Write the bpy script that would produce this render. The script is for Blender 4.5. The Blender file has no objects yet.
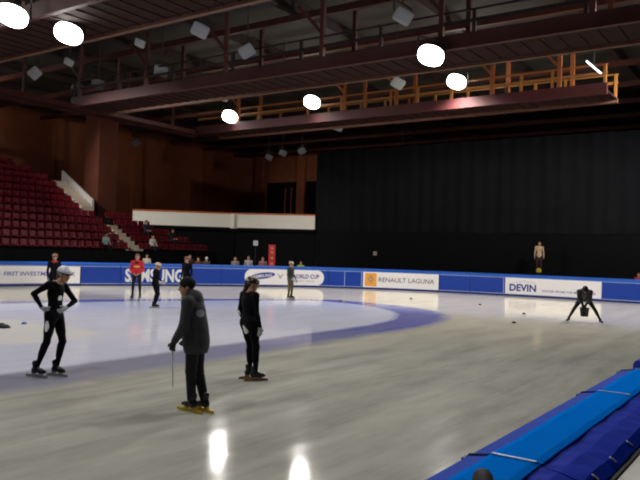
import bpy, bmesh, math, random
import numpy as np
from mathutils import Vector, Matrix
random.seed(7)
SC = bpy.context.scene
COL = SC.collection
D2R = math.pi / 180

# ------------------------------------------------------------------ materials
MATS = {}
def srgb(r, g, b):
    f = lambda c: (c / 255) / 12.92 if c / 255 <= .04045 else ((c / 255 + .055) / 1.055) ** 2.4
    return (f(r), f(g), f(b), 1)
def mat(name, col, rough=.6, metal=0, noise=0.0, nscale=6.0, spec=.4, emit=None, estr=0, bump=0.0):
    if name in MATS: return MATS[name]
    m = bpy.data.materials.new(name); m.use_nodes = True
    nt = m.node_tree; b = nt.nodes['Principled BSDF']
    b.inputs['Base Color'].default_value = col
    b.inputs['Roughness'].default_value = rough
    b.inputs['Metallic'].default_value = metal
    b.inputs['Specular IOR Level'].default_value = spec
    if noise:
        tc = nt.nodes.new('ShaderNodeTexCoord')
        n = nt.nodes.new('ShaderNodeTexNoise'); n.inputs['Scale'].default_value = nscale; n.inputs['Detail'].default_value = 4
        nt.links.new(tc.outputs['Object'], n.inputs['Vector'])
        mx = nt.nodes.new('ShaderNodeMix'); mx.data_type = 'RGBA'
        mx.inputs[6].default_value = tuple(c * (1 - noise) for c in col[:3]) + (1,)
        mx.inputs[7].default_value = tuple(min(1, c * (1 + noise)) for c in col[:3]) + (1,)
        nt.links.new(n.outputs['Fac'], mx.inputs[0]); nt.links.new(mx.outputs[2], b.inputs['Base Color'])
        if bump:
            bp = nt.nodes.new('ShaderNodeBump'); bp.inputs['Strength'].default_value = bump; bp.inputs['Distance'].default_value = .02
            nt.links.new(n.outputs['Fac'], bp.inputs['Height']); nt.links.new(bp.outputs['Normal'], b.inputs['Normal'])
    if emit:
        b.inputs['Emission Color'].default_value = emit; b.inputs['Emission Strength'].default_value = estr
    MATS[name] = m
    return m

# ------------------------------------------------------------------ objects
def tag(o, label=None, cat=None, group=None, kind=None):
    if label: o['label'] = label
    if cat: o['category'] = cat
    if group: o['group'] = group
    if kind: o['kind'] = kind
    return o
def empty(name, loc=(0, 0, 0), rz=0, label=None, cat=None, group=None):
    o = bpy.data.objects.new(name, None); COL.objects.link(o)
    o.location = loc; o.rotation_euler = (0, 0, rz); o.empty_display_size = .1
    return tag(o, label, cat, group)
class MB:
    """collects shapes; build() links them as one mesh object"""
    def __init__(s): s.v = []; s.f = []; s.m = []
    def add(s, vs, fs, mi=0):
        n = len(s.v); s.v += [tuple(v) for v in vs]; s.f += [tuple(i + n for i in f) for f in fs]; s.m += [mi] * len(fs)
    def box(s, lo, hi, mi=0, M=None):
        x0, y0, z0 = lo; x1, y1, z1 = hi
        vs = [(x0, y0, z0), (x1, y0, z0), (x1, y1, z0), (x0, y1, z0), (x0, y0, z1), (x1, y0, z1), (x1, y1, z1), (x0, y1, z1)]
        if M is not None: vs = [tuple(M @ Vector(v)) for v in vs]
        s.add(vs, [(0, 3, 2, 1), (4, 5, 6, 7), (0, 1, 5, 4), (1, 2, 6, 5), (2, 3, 7, 6), (3, 0, 4, 7)], mi); return s
    def tube(s, a, b, r, n=8, mi=0, r2=None):
        a = Vector(a); b = Vector(b); d = (b - a).normalized(); r2 = r if r2 is None else r2
        u = d.orthogonal().normalized(); w = d.cross(u)
        vs = [tuple(p + (u * math.cos(2 * math.pi * k / n) + w * math.sin(2 * math.pi * k / n)) * q) for p, q in ((a, r), (b, r2)) for k in range(n)]
        fs = [(k, (k + 1) % n, n + (k + 1) % n, n + k) for k in range(n)] + [tuple(range(n - 1, -1, -1)), tuple(range(n, 2 * n))]
        s.add(vs, fs, mi); return s
    def bar(s, a, b, w, h, mi=0):
        """square bar from a to b"""
        a = Vector(a); b = Vector(b); d = (b - a).normalized()
        up = Vector((0, 0, 1)) if abs(d.z) < .95 else Vector((0, 1, 0))
        x = d.cross(up).normalized() * w / 2; z = x.normalized().cross(d) * h / 2
        vs = [tuple(p + sx * x + sz * z) for p in (a, b) for sx, sz in ((-1, -1), (1, -1), (1, 1), (-1, 1))]
        s.add(vs, [(0, 1, 2, 3), (7, 6, 5, 4), (0, 4, 5, 1), (1, 5, 6, 2), (2, 6, 7, 3), (3, 7, 4, 0)], mi); return s
    def lathe(s, prof, c=(0, 0, 0), n=20, mi=0):
        vs = [(c[0] + r * math.cos(2 * math.pi * k / n), c[1] + r * math.sin(2 * math.pi * k / n), c[2] + z) for r, z in prof for k in range(n)]
        fs = [(j * n + k, j * n + (k + 1) % n, (j + 1) * n + (k + 1) % n, (j + 1) * n + k) for j in range(len(prof) - 1) for k in range(n)]
        s.add(vs, fs, mi); return s
    def build(s, name, mats, parent=None, smooth=False, bevel=0):
        me = bpy.data.meshes.new(name); me.from_pydata(s.v, [], s.f)
        for m in (mats if isinstance(mats, (list, tuple)) else [mats]): me.materials.append(m)
        me.polygons.foreach_set('material_index', s.m)
        bm = bmesh.new(); bm.from_mesh(me); bmesh.ops.recalc_face_normals(bm, faces=bm.faces); bm.to_mesh(me); bm.free()
        if smooth: me.polygons.foreach_set('use_smooth', [True] * len(me.polygons))
        o = bpy.data.objects.new(name, me); COL.objects.link(o)
        if parent: o.parent = parent
        if bevel:
            md = o.modifiers.new('bevel', 'BEVEL'); md.width = bevel; md.segments = 2; md.limit_method = 'ANGLE'
        return o
def copy_tree(o, parent=None):
    c = o.copy(); COL.objects.link(c)
    if parent: c.parent = parent; c.matrix_parent_inverse = o.matrix_parent_inverse
    for ch in list(o.children): copy_tree(ch, c)
    return c
def struct(o, label=None):
    o['kind'] = 'structure'
    if label: o['label'] = label
    return o
ORD = ['first', 'second', 'third', 'fourth', 'fifth', 'sixth', 'seventh', 'eighth', 'ninth', 'tenth', 'eleventh', 'twelfth', 'thirteenth',
       'fourteenth', 'fifteenth', 'sixteenth', 'seventeenth', 'eighteenth', 'nineteenth', 'twentieth', 'twenty-first', 'twenty-second', 'twenty-third', 'twenty-fourth']

# ------------------------------------------------------------------ camera
H_CAM = 2.1; F_PX = 700.0
yaw = 35 * D2R; pit = math.atan(11 / F_PX); rol = math.atan(.03)
f0 = Vector((-math.sin(yaw), math.cos(yaw), 0)); r0 = Vector((math.cos(yaw), math.sin(yaw), 0)); u0 = Vector((0, 0, 1))
fw = f0 * math.cos(pit) + u0 * math.sin(pit); up = u0 * math.cos(pit) - f0 * math.sin(pit)
rt = r0 * math.cos(rol) + up * math.sin(rol); uu = up * math.cos(rol) - r0 * math.sin(rol)
cd = bpy.data.cameras.new('camera'); cam = bpy.data.objects.new('camera', cd); COL.objects.link(cam)
cd.sensor_width = 36; cd.lens = 36 * F_PX / 640; cd.clip_end = 300
M = Matrix((rt, uu, -fw)).transposed().to_4x4(); M.translation = Vector((0, 0, H_CAM)); cam.matrix_world = M
SC.camera = cam
def heading(right, away):
    """rotation about z that turns a figure's front (+Y) to a direction given as seen by the photographer"""
    d = r0 * right + f0 * away
    return math.atan2(-d.x, d.y)

# ------------------------------------------------------------------ ice and floor
def ice_material():
    m = bpy.data.materials.new('ice'); m.use_nodes = True; nt = m.node_tree; N = nt.nodes; L = nt.links
    b = N['Principled BSDF']
    tc = N.new('ShaderNodeTexCoord'); sep = N.new('ShaderNodeSeparateXYZ'); L.new(tc.outputs['Object'], sep.inputs[0])
    def math_(op, a, bb=None, c=None, clamp=False):
        n = N.new('ShaderNodeMath'); n.operation = op; n.use_clamp = clamp
        for i, v in enumerate((a, bb, c)):
            if v is None: continue
            if isinstance(v, (int, float)): n.inputs[i].default_value = v
            else: L.new(v, n.inputs[i])
        return n.outputs[0]
    def noise(scale, sx, sy, detail=4, rough=.6, rot=0):
        mp = N.new('ShaderNodeMapping'); mp.inputs['Scale'].default_value = (sx, sy, 1); mp.inputs['Rotation'].default_value = (0, 0, rot)
        L.new(tc.outputs['Object'], mp.inputs[0])
        n = N.new('ShaderNodeTexNoise'); n.inputs['Scale'].default_value = scale; n.inputs['Detail'].default_value = detail; n.inputs['Roughness'].default_value = rough
        L.new(mp.outputs[0], n.inputs['Vector']); return n.outputs['Fac']
    x = sep.outputs['X']; y = sep.outputs['Y']
    wob = math_('MULTIPLY', math_('SUBTRACT', noise(.9, 1, 1, 3), .5), .9)
    # painted field: half ellipse end on a straight strip (world metres)
    def field(cx, hw, yc, ry, skew, p):
        xx = math_('ABSOLUTE', math_('DIVIDE', math_('SUBTRACT', x, cx), hw))
        sk = math_('MULTIPLY', math_('MAXIMUM', math_('SUBTRACT', -17.0, x), 0.0), skew)
        yy = math_('MAXIMUM', math_('DIVIDE', math_('SUBTRACT', math_('ADD', y, sk), yc), ry), 0.0)
        e = math_('POWER', math_('ADD', math_('POWER', xx, p), math_('POWER', yy, p)), 1.0 / p)
        return math_('MULTIPLY', math_('SUBTRACT', 1.0, e), hw)      # metres inside
    def soft(d, w): return math_('DIVIDE', math_('ADD', math_('ADD', d, math_('MULTIPLY', wob, w)), w * .5), w, clamp=True)
    white = soft(field(-16.6, 6.2, 16.6, 7.6, 1.25, 2.1), .28)
    blue = soft(field(-16.6, 7.45, 16.9, 8.4, 1.2, 2.5), .5)
    # colours
    def mix(f, a, c):
        n = N.new('ShaderNodeMix'); n.data_type = 'RGBA'
        for i, v in ((0, f), (6, a), (7, c)):
            if isinstance(v, (tuple, float, int)): n.inputs[i].default_value = v
            else: L.new(v, n.inputs[i])
        return n.outputs[2]
    def ramp(f, lo, hi):
        n = N.new('ShaderNodeMapRange'); n.inputs[1].default_value = lo; n.inputs[2].default_value = hi; L.new(f, n.inputs[0]); return n.outputs[0]
    streak = ramp(noise(1.0, 1.9, .24, 6, .65), .35, .68)
    fine = ramp(noise(1.0, 14, .5, 5, .7), .3, .7)
    cloud = ramp(noise(.16, 1, 1, 4, .55), .3, .7)
    arcs = ramp(noise(1.0, .5, 1.6, 5, .65, .5), .36, .66)
    tk = mix(streak, ICE['track_a'], ICE['track_b'])
    tk = mix(math_('MULTIPLY', cloud, .55), tk, ICE['track_c'])
    tk = mix(math_('MULTIPLY', fine, .22), tk, ICE['scr'])
    tk = mix(math_('MULTIPLY', math_('MULTIPLY', arcs, ramp(y, 16, 26)), .45), tk, ICE['arcs_pale'])  # pale arcs that fade in towards the far end
    mott = ramp(noise(1.0, 1.1, .34, 6, .7, -.12), .38, .66)
    tk = mix(math_('MULTIPLY', mott, .5), tk, ICE['mott'])
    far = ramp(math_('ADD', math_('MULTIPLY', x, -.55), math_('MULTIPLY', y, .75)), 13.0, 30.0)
    tk = mix(math_('MULTIPLY', far, .8), tk, ICE['far_sheen'])  # bright sheen of the far ice painted into its colour
    bl = mix(math_('MULTIPLY', ramp(y, 8.0, 17.0), math_('ADD', .38, math_('MULTIPLY', streak, .6))), ICE['lavender'], ICE['blue'])
    wh = mix(cloud, ICE['white_a'], ICE['white_b'])
    wh = mix(math_('MULTIPLY', fine, .25), wh, ICE['white_c'])
    wh = mix(math_('MULTIPLY', ramp(noise(1.0, 3.2, .5, 6, .7, .2), .48, .72), .35), wh, ICE['white_d'])
    # bare round patch in the field
    px = math_('DIVIDE', math_('SUBTRACT', x, -15.7), 2.6); py = math_('DIVIDE', math_('SUBTRACT', y, 9.2), 1.7)
    pd = math_('SQRT', math_('ADD', math_('MULTIPLY', px, px), math_('MULTIPLY', py, py)))
    patch = math_('MULTIPLY', ramp(math_('ADD', pd, wob), 1.15, .85), .8)
    wh = mix(patch, wh, ICE['patch'])
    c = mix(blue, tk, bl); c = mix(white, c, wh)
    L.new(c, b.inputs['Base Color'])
    b.inputs['Specular IOR Level'].default_value = .25; b.inputs['IOR'].default_value = 1.31
    r = N.new('ShaderNodeMapRange'); r.inputs[3].default_value = ICE['r0']; r.inputs[4].default_value = ICE['r1']; L.new(streak, r.inputs[0]); L.new(r.outputs[0], b.inputs['Roughness'])
    bp = N.new('ShaderNodeBump'); bp.inputs['Strength'].default_value = .12; bp.inputs['Distance'].default_value = .01
    L.new(noise(1.0, 5, 1.2, 3, .5), bp.inputs['Height']); L.new(bp.outputs['Normal'], b.inputs['Normal'])
    return m
ICE = dict(white_d=srgb(176, 178, 196), mott=srgb(204, 202, 188), track_a=srgb(140, 140, 132), track_b=srgb(190, 190, 180), track_c=srgb(158, 159, 152), scr=srgb(196, 196, 190), arcs_pale=srgb(204, 201, 190),
           far_sheen=srgb(240, 228, 200), lavender=srgb(146, 147, 164), blue=srgb(98, 98, 182), white_a=srgb(200, 202, 222), white_b=srgb(214, 216, 232),
           white_c=srgb(228, 229, 238), patch=srgb(228, 227, 222), r0=.06, r1=.12)
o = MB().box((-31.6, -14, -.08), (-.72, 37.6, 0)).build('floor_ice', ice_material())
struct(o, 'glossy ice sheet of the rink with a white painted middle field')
o = MB().box((-52, -16, -.3), (16, 62, -.09)).build('floor', mat('hall floor concrete', srgb(70, 68, 66), .7, noise=.2))
struct(o, 'dark concrete hall floor around the rink')
# ------------------------------------------------------------------ far barrier
BP = [(-31.1, 4), (-31.1, 11), (-30.85, 18.2), (-30.25, 20.5), (-29.35, 22.7), (-28.05, 25.5), (-25.9, 29.2), (-23.0, 32.9), (-19.1, 35.2),
      (-14.8, 36.3), (-10.5, 36.75), (-6.7, 36.85), (-2, 36.9), (4, 36.9)]
def _cr(pts, n=40):
    out = []
    for i in range(len(pts) - 1):
        p0 = pts[max(i - 1, 0)]; p1 = pts[i]; p2 = pts[i + 1]; p3 = pts[min(i + 2, len(pts) - 1)]
        for k in range(n):
            t = k / n
            out.append(tuple(.5 * (2 * p1[j] + (p2[j] - p0[j]) * t + (2 * p0[j] - 5 * p1[j] + 4 * p2[j] - p3[j]) * t * t + (3 * p1[j] - p0[j] - 3 * p2[j] + p3[j]) * t ** 3) for j in (0, 1)))
    return out + [pts[-1]]
PATH = np.array(_cr(BP)); PS = np.concatenate([[0], np.cumsum(np.linalg.norm(np.diff(PATH, axis=0), axis=1))])
def bar_at(s, z, off=0.0):
    x = np.interp(s, PS, PATH[:, 0]); y = np.interp(s, PS, PATH[:, 1])
    dx = np.interp(s + .15, PS, PATH[:, 0]) - np.interp(s - .15, PS, PATH[:, 0]); dy = np.interp(s + .15, PS, PATH[:, 1]) - np.interp(s - .15, PS, PATH[:, 1])
    l = math.hypot(dx, dy)
    return (x + dy / l * off, y - dx / l * off, z)
def strip(mb, s0, s1, prof, n=6, mi=0, closed=True):
    """sweeps a profile of (z, off) points along the barrier"""
    k = len(prof)
    vs = [bar_at(s0 + (s1 - s0) * i / n, z, o) for i in range(n + 1) for z, o in prof]
    fs = [(i * k + j, i * k + (j + 1) % k, (i + 1) * k + (j + 1) % k, (i + 1) * k + j) for i in range(n) for j in range(k if closed else k - 1)]
    if closed: fs += [tuple(range(k)), tuple(n * k + j for j in range(k))]
    mb.add(vs, fs, mi)
BH = 1.17
m_blue = mat('barrier blue vinyl', srgb(14, 58, 158), .45, noise=.12, nscale=3)
m_top = mat('barrier light blue cover', srgb(36, 90, 188), .45, noise=.1, nscale=3)
m_line = mat('pale piping', srgb(150, 170, 215), .5)
m_dark = mat('barrier dark skirt', srgb(16, 36, 110), .5)
around = {15: 'left part of the bank banner', 17: 'right end of the bank banner', 19: 'plain blue stretch beside the bank banner'}
s = 12.05; k = 0
ends = [12.05, 14.05, 16.05, 17.98, 19.96, 21.9, 23.8, 25.4, 27.3, 29.3, 31.6, 32.54, 33.5, 35.6, 37.9, 39.62, 41.45, 43.8, 46.4, 48.3, 50.3]
pad_txt = ['behind the start of the bank banner at the picture edge', 'behind the middle of the bank banner', 'behind the right end of the bank banner', 'bare between the bank banner and the big white letters',
           'behind the first big white letters', 'behind the last big white letters', 'bare to the right of the big white letters', 'behind the oval logo of the rounded banner', 'behind the middle of the rounded white banner',
           'behind the right end of the rounded white banner', 'narrow and bare right of the rounded banner', 'bare and narrow left of the orange square', 'behind the orange square banner', 'behind the right half of the car banner',
           'bare to the right of the car banner', 'bare to the left of the mountain water banner', 'behind the blue letters of the mountain water banner', 'behind the right half of the mountain water banner', 'bare to the right of the mountain water banner', 'at the far right picture edge']
for i in range(len(ends) - 1):
    a, b = ends[i] + .008, ends[i + 1] - .008
    mx, my, _ = bar_at((a + b) / 2, 0)
    root = empty('barrier_pad', (mx, my, 0), 0, 'blue padded rink barrier section ' + pad_txt[i], 'barrier pad', 'padded barrier sections along the far side')
    def put(mb, name, m, smooth=False):
        o = mb.build(name, m, root, smooth); o.matrix_parent_inverse = Matrix.Translation((-mx, -my, 0)); return o
    q = MB(); strip(q, a, b, [(.11, 0), (BH - .17, 0), (BH - .17, -.5), (.11, -.5)]); put(q, 'cushion', m_blue)
    q = MB(); strip(q, a, b, [(BH - .168, .006), (BH - .05, .006), (BH - .01, -.03), (BH, -.08), (BH, -.42), (BH - .01, -.47), (BH - .05, -.5), (BH - .168, -.5)]); put(q, 'top_cover', m_top)
    q = MB(); strip(q, a, b, [(.0, .004), (.109, .004), (.109, -.5), (0, -.5)]); put(q, 'skirt', m_dark)
    q = MB(); strip(q, a, b, [(BH - .2, .004), (BH - .17, .008), (BH - .17, 0), (BH - .2, 0)]); put(q, 'piping', m_line)
    q = MB(); strip(q, a, b, [(.105, .006), (.14, .006), (.14, 0), (.105, 0)]); put(q, 'piping', m_line)
    if i in (10, 11, 15, 17):
        q = MB(); strip(q, b - .035, b, [(.14, .006), (BH - .2, .006), (BH - .2, 0), (.14, 0)], n=1); put(q, 'seam_tape', m_line)

# ------------------------------------------------------------------ lettering
def text_polys(txt, bold=0.0, shear=0.0):
    cu = bpy.data.curves.new('lettering', 'FONT'); cu.body = txt; cu.size = 1; cu.offset = bold; cu.shear = shear; cu.resolution_u = 3
    o = bpy.data.objects.new('lettering', cu); COL.objects.link(o)
    dg = bpy.context.evaluated_depsgraph_get(); me = bpy.data.meshes.new_from_object(o.evaluated_get(dg))
    v = np.array([(p.co.x, p.co.y) for p in me.vertices]); f = [tuple(p.vertices) for p in me.polygons]
    bpy.data.objects.remove(o); bpy.data.curves.remove(cu); bpy.data.meshes.remove(me)
    v -= v.min(0); v /= np.maximum(v.max(0), 1e-6)
    return v, f
def banner_text(txt, s0, s1, z0, z1, m, parent, name='lettering', bold=0.0, off=.022, dz=0.0, shear=0.0, label=None):
    v, f = text_polys(txt, bold, shear)
    q = MB(); q.add([bar_at(s0 + (s1 - s0) * a, z0 + (z1 - z0) * c + dz * a, off) for a, c in v], f)
    o = put_on(q, name, m, parent)
    return tag(o, label)
def put_on(q, name, m, parent):
    o = q.build(name, m, parent); o.matrix_parent_inverse = Matrix.Translation(-Vector(parent.location)); return o
def flat_poly(q, pts, off, mi=0):
    q.add([bar_at(a, z, off) for a, z in pts], [tuple(range(len(pts)))], mi)
def sheet(q, s0, s1, z0, z1, off=.014, th=.008, n=10, r=0.0):
    """banner sheet with real thickness, optionally with rounded ends"""
    outline = []
    par = list(np.linspace(0, 1, 31))
    if r: par = sorted(set(par + [r * (1 - math.cos(t)) / (s1 - s0) for t in np.linspace(0, math.pi / 2, 9)] + [1 - r * (1 - math.cos(t)) / (s1 - s0) for t in np.linspace(0, math.pi / 2, 9)]))
    m = len(par) - 1
    for i in range(m + 1):
        a = s0 + (s1 - s0) * par[i]; e = min(a - s0, s1 - a); ins = 0
        if r and e < r: ins = r - math.sqrt(max(0, r * r - (r - e) ** 2))
        outline.append((a, z0 + ins, z1 - ins))
    vs = []
    for a, lo, hi in outline:
        hi = max(hi, lo + .002)
        for o in (off, off - th): vs += [bar_at(a, lo, o), bar_at(a, hi, o)]
    fs = []
    for i in range(m):
        b = i * 4; c = b + 4
        fs += [(b, c, c + 1, b + 1), (b + 2, b + 3, c + 3, c + 2), (b + 1, c + 1, c + 3, b + 3), (b, b + 2, c + 2, c)]
    fs += [(0, 1, 3, 2), tuple(m * 4 + j for j in (0, 2, 3, 1))]
    q.add(vs, fs)
m_white = mat('banner white', srgb(234, 232, 238), .55)
m_ink = mat('banner ink blue', srgb(34, 44, 140), .6)
m_violet = mat('banner ink violet', srgb(96, 98, 180), .6)
m_grey = mat('banner ink grey', srgb(96, 94, 100), .6)
m_pale = mat('banner ink pale grey', srgb(160, 160, 172), .6)
m_or = mat('banner orange', srgb(230, 160, 60), .55)
m_bs = mat('banner blue sheet', srgb(15, 58, 168), .5)
m_lw = mat('banner letters white', srgb(226, 228, 236), .55)
def banner(s0, s1, label, m, r=0.0, z0=.145, z1=BH - .205):
    x, y, _ = bar_at((s0 + s1) / 2, 0)
    root = empty('banner', (x, y, 0), 0, label, 'banner', 'advertising banners on the rink barrier')
    q = MB(); sheet(q, s0, s1, z0, z1, r=r); put_on(q, 'sheet', m, root)
    return root
b = banner(12.0, 17.95, 'white banner with small slanted violet lettering behind the hands-on-hips skater', m_white)
banner_text('FIRST INVESTMENT BANK', 14.36, 17.72, .5, .70, m_violet, b, bold=.012, shear=.15)
q = MB(); c0 = bar_at(14.12, .6, .022); q.add([bar_at(14.12 + .07 * math.cos(t), .6 + .07 * math.sin(t), .022) for t in np.linspace(0, 2 * math.pi, 12, endpoint=False)], [tuple(range(12))]); put_on(q, 'logo', m_violet, b)
b = banner(19.98, 23.6, 'bright blue banner with very large white letters behind the red jacket person', m_bs)
banner_text('SAMSUNG'.replace('A', '\u039b'), 20.2, 23.28, .2, .93, m_lw, b, bold=.035)
b = banner(26.72, 31.32, 'white round-ended banner with a blue oval logo and a small winged emblem', m_white, r=.4, z0=.13, z1=BH - .19)
q = MB(); n = 32
flat_poly(q, [(27.75 + .72 * math.cos(t) - .03 * math.sin(t), .62 + .17 * math.sin(t) + .10 * math.cos(t)) for t in np.linspace(0, 2 * math.pi, n, endpoint=False)], .020)
lg = put_on(q, 'oval_logo', mat('logo blue', srgb(34, 54, 150), .55), b)
o = banner_text('SAMSUNG'.replace('A', '\u039b'), 27.22, 28.28, .48, .66, m_lw, b, bold=.02, off=.028, dz=.10)
q = MB()
for k in range(3):       # small winged emblem
    w = .20 - .05 * k; z = .62 - .07 * k
    flat_poly(q, [(28.78 - w, z + .13), (28.78 - w + .05, z + .13), (28.78, z), (28.78 + w - .05, z + .13), (28.78 + w, z + .13), (28.78, z - .05)], .021)
put_on(q, 'emblem', m_pale, b)
banner_text('WORLD CUP', 29.42, 31.05, .50, .74, m_ink, b, bold=.02)
banner_text('SHORT TRACK', 29.62, 30.78, .30, .41, m_pale, b)
b = banner(33.57, 37.86, 'white banner with an orange square and grey capital letters', m_white, z0=.12, z1=BH - .19)
q = MB(); strip(q, 33.68, 34.34, [(.18, .02), (.93, .02), (.93, .014), (.18, .014)], n=2); sq = put_on(q, 'logo_square', m_or, b)
q = MB()
zc, sc_, w, h = .58, 34.01, .17, .24
for sgn in (-1, 1):
    flat_poly(q, [(sc_, zc + sgn * h), (sc_ + w, zc), (sc_ + w * .45, zc), (sc_, zc + sgn * h * .45), (sc_ - w * .45, zc), (sc_ - w, zc)], .026)
put_on(q, 'diamond_emblem', mat('emblem silver', srgb(150, 140, 130), .4), b)
banner_text('RENAULT LAGUNA', 34.46, 37.62, .44, .70, m_grey, b, bold=.006)
b = banner(41.52, 46.36, 'white banner with bold blue letters under a faint mountain line', m_white, z0=.13, z1=BH - .19)
banner_text('DEVIN', 41.75, 43.14, .28, .66, m_ink, b, bold=.03)
q = MB()
ridge = [(41.9, .69), (42.15, .77), (42.3, .73), (42.52, .86), (42.75, .74), (42.9, .78), (43.12, .68)]
for (a0, z0), (a1, z1) in zip(ridge, ridge[1:]): flat_poly(q, [(a0, z0), (a1, z1), (a1, z1 + .014), (a0, z0 + .014)], .022)
put_on(q, 'mountain_line', m_pale, b)
banner_text('WATER FROM THE MOUNTAINS', 43.42, 46.1, .30, .41, m_violet, b, bold=.01)

# ------------------------------------------------------------------ near barrier below the photographer
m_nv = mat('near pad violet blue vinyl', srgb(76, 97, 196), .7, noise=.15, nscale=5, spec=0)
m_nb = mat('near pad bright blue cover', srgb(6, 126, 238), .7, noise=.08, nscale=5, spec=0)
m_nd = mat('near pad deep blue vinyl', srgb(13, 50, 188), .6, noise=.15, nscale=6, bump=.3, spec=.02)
m_lab = mat('pale label', srgb(170, 175, 200), .5)
m_blk = mat('black edge trim', srgb(14, 14, 18), .6)
def near_pad(y0, y1, dx, dz, label, buckles=()):
    root = empty('near_barrier_pad', (-1.03 + dx, (y0 + y1) / 2, 0), 0, label, 'barrier pad', 'padded barrier sections in front of the photographer')
    yl = (y1 - y0) / 2 - .012; n = 14
    def sweep(prof, name, m, wav=0.0, smooth=False):
        q = MB(); k = len(prof); vs = []
        for i in range(n + 1):
            y = -yl + 2 * yl * i / n
            for x, z in prof:
                wz = wav * (math.sin(i * 1.7 + x * 9) + .6 * math.sin(i * .8 + 2)) if z > .9 else 0
                vs.append((x + 1.03, y, z + dz + wz))
        fs = [(i * k + j, i * k + (j + 1) % k, (i + 1) * k + (j + 1) % k, (i + 1) * k + j) for i in range(n) for j in range(k)] + [tuple(range(k)), tuple(n * k + j for j in range(k))]
        q.add(vs, fs); return q.build(name, m, root, smooth)
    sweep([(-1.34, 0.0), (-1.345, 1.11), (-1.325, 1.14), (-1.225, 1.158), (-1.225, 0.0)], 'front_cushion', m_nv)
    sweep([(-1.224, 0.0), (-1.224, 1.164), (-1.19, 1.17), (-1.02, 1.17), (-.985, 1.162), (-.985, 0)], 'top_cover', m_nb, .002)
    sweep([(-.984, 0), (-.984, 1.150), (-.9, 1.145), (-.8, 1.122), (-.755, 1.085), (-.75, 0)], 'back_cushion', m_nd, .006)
    q = MB().box((-.752 + 1.03, -yl, 0), (-.735 + 1.03, yl, 1.07 + dz)).build('edge_trim', m_blk, root)
    # seam tape across the cover end
    q = MB().box((-1.21 + 1.03, yl - .012, 1.16 + dz), (-1.0 + 1.03, yl + .010, 1.178 + dz)).build('seam_tape', mat('seam tape', srgb(150, 190, 235), .5), root)
    q = MB(); sp = [(-1.347, 1.0), (-1.347, 1.112), (-1.326, 1.145), (-1.225, 1.163)]
    for (xa, za), (xb, zb) in zip(sp, sp[1:]): q.tube((xa + 1.03, yl + .012, za + dz), (xb + 1.03, yl + .012, zb + dz), .006, 6)
    q.bar((-1.352 + 1.03, yl - .005, 1.12 + dz), (-1.345 + 1.03, yl + .03, 1.125 + dz), .018, .014)
    q.build('seam_cord', mat('seam cord', srgb(22, 36, 110), .6), root)
    for y in buckles:
        q = MB().bar((-.794 + 1.03, y - (y0 + y1) / 2, 1.124 + dz), (-.768 + 1.03, y - (y0 + y1) / 2 + .012, 1.104 + dz), .022, .006); q.build('buckle', m_lab, root)
    return root
near_pad(-.9, 1.2, 0, 0, 'blue padded barrier section just outside the bottom picture edge')
near_pad(1.2, 3.2, 0, 0, 'blue padded barrier section at the bottom edge with a dark shoe on it')
near_pad(3.2, 5.22, 0, 0, 'long blue padded barrier section in the lower right corner with pale buckles', (3.34, 3.69, 4.08, 4.5))
near_pad(5.22, 6.5, 0, 0, 'short blue padded barrier section at the far end of the near row')
near_pad(6.56, 8.5, .10, .09, 'raised blue barrier section starting at the right picture edge')
o = MB().box((-.725, -3, 0), (-.42, 6.5, 1.065)).build('dasher_wall', mat('dasher board ledge', srgb(228, 227, 216), .6, noise=.06))
struct(o, 'pale topped dasher board behind the near pads')
# dark shoe on the near pad
sh = empty('shoe', (-.985, 2.53, 1.172), 205 * D2R, 'dark shoe toe on the near pad at the bottom picture edge', 'shoe')
q = MB()
prof = [(-.16, .035, .075), (-.12, .042, .085), (-.05, .04, .075), (.03, .046, .065), (.09, .044, .052), (.125, .03, .036), (.14, .012, .02)]
n = 12; vs = []
for y, w, h in prof:
    for k in range(n):
        t = 2 * math.pi * k / n; vs.append((w * math.cos(t), y, .012 + h / 2 + h / 2 * math.sin(t)))
q.add(vs, [(i * n + k, i * n + (k + 1) % n, (i + 1) * n + (k + 1) % n, (i + 1) * n + k) for i in range(len(prof) - 1) for k in range(n)] + [tuple(range(n)), tuple((len(prof) - 1) * n + k for k in range(n))])
q.build('upper', mat('shoe black leather', srgb(12, 11, 12), .7, spec=.1), sh, True)
q = MB(); pr = [(-.165, .03), (-.1, .044), (0, .044), (.09, .047), (.135, .028), (.146, .008)]
out = [(w, y) for y, w in pr] + [(-w, y) for y, w in reversed(pr)]; m = len(out)
q.add([(x, y, z) for z in (0, .016) for x, y in out], [tuple(range(m)), tuple(range(m, 2 * m))] + [(k, (k + 1) % m, m + (k + 1) % m, m + k) for k in range(m)])
q.build('sole', mat('shoe sole', srgb(60, 52, 40), .7), sh)

# ------------------------------------------------------------------ track markers and scraps on the ice
for (x, y), lb in zip([(-15.13, 29.12), (-11.51, 28.49), (-8.62, 25.58), (-7.66, 21.81), (-16.3, 24.9)],
                      ['black rubber track marker on the ice below the car banner', 'black rubber track marker between the car banner and the water banner', 'black rubber track marker below the blue letters of the water banner',
                       'black rubber track marker closest to the bucket person', 'black rubber track marker below the rounded white banner']):
    q = MB().lathe([(0, 0), (.06, 0), (.06, .02), (.045, .045), (.03, .055), (0, .055)], n=14)
    tag(q.build('track_marker', mat('black rubber', srgb(16, 16, 20), .6), None, True), lb, 'track marker', 'black rubber track markers').location = (x, y, 0)
q = MB()
for a, r, h in ((0, .16, .10), (.22, .13, .08), (-.2, .12, .07)):
    q.lathe([(0, 0), (r, 0), (r * .9, h * .5), (r * .5, h), (0, h)], (a, 0, 0), 12)
tag(q.build('cloth_bundle', mat('dark cloth', srgb(20, 20, 34), .8), None, True), 'dark cloth bundle lying on the white ice at the left edge', 'cloth').location = (-16.23, 9.62, 0)
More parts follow.
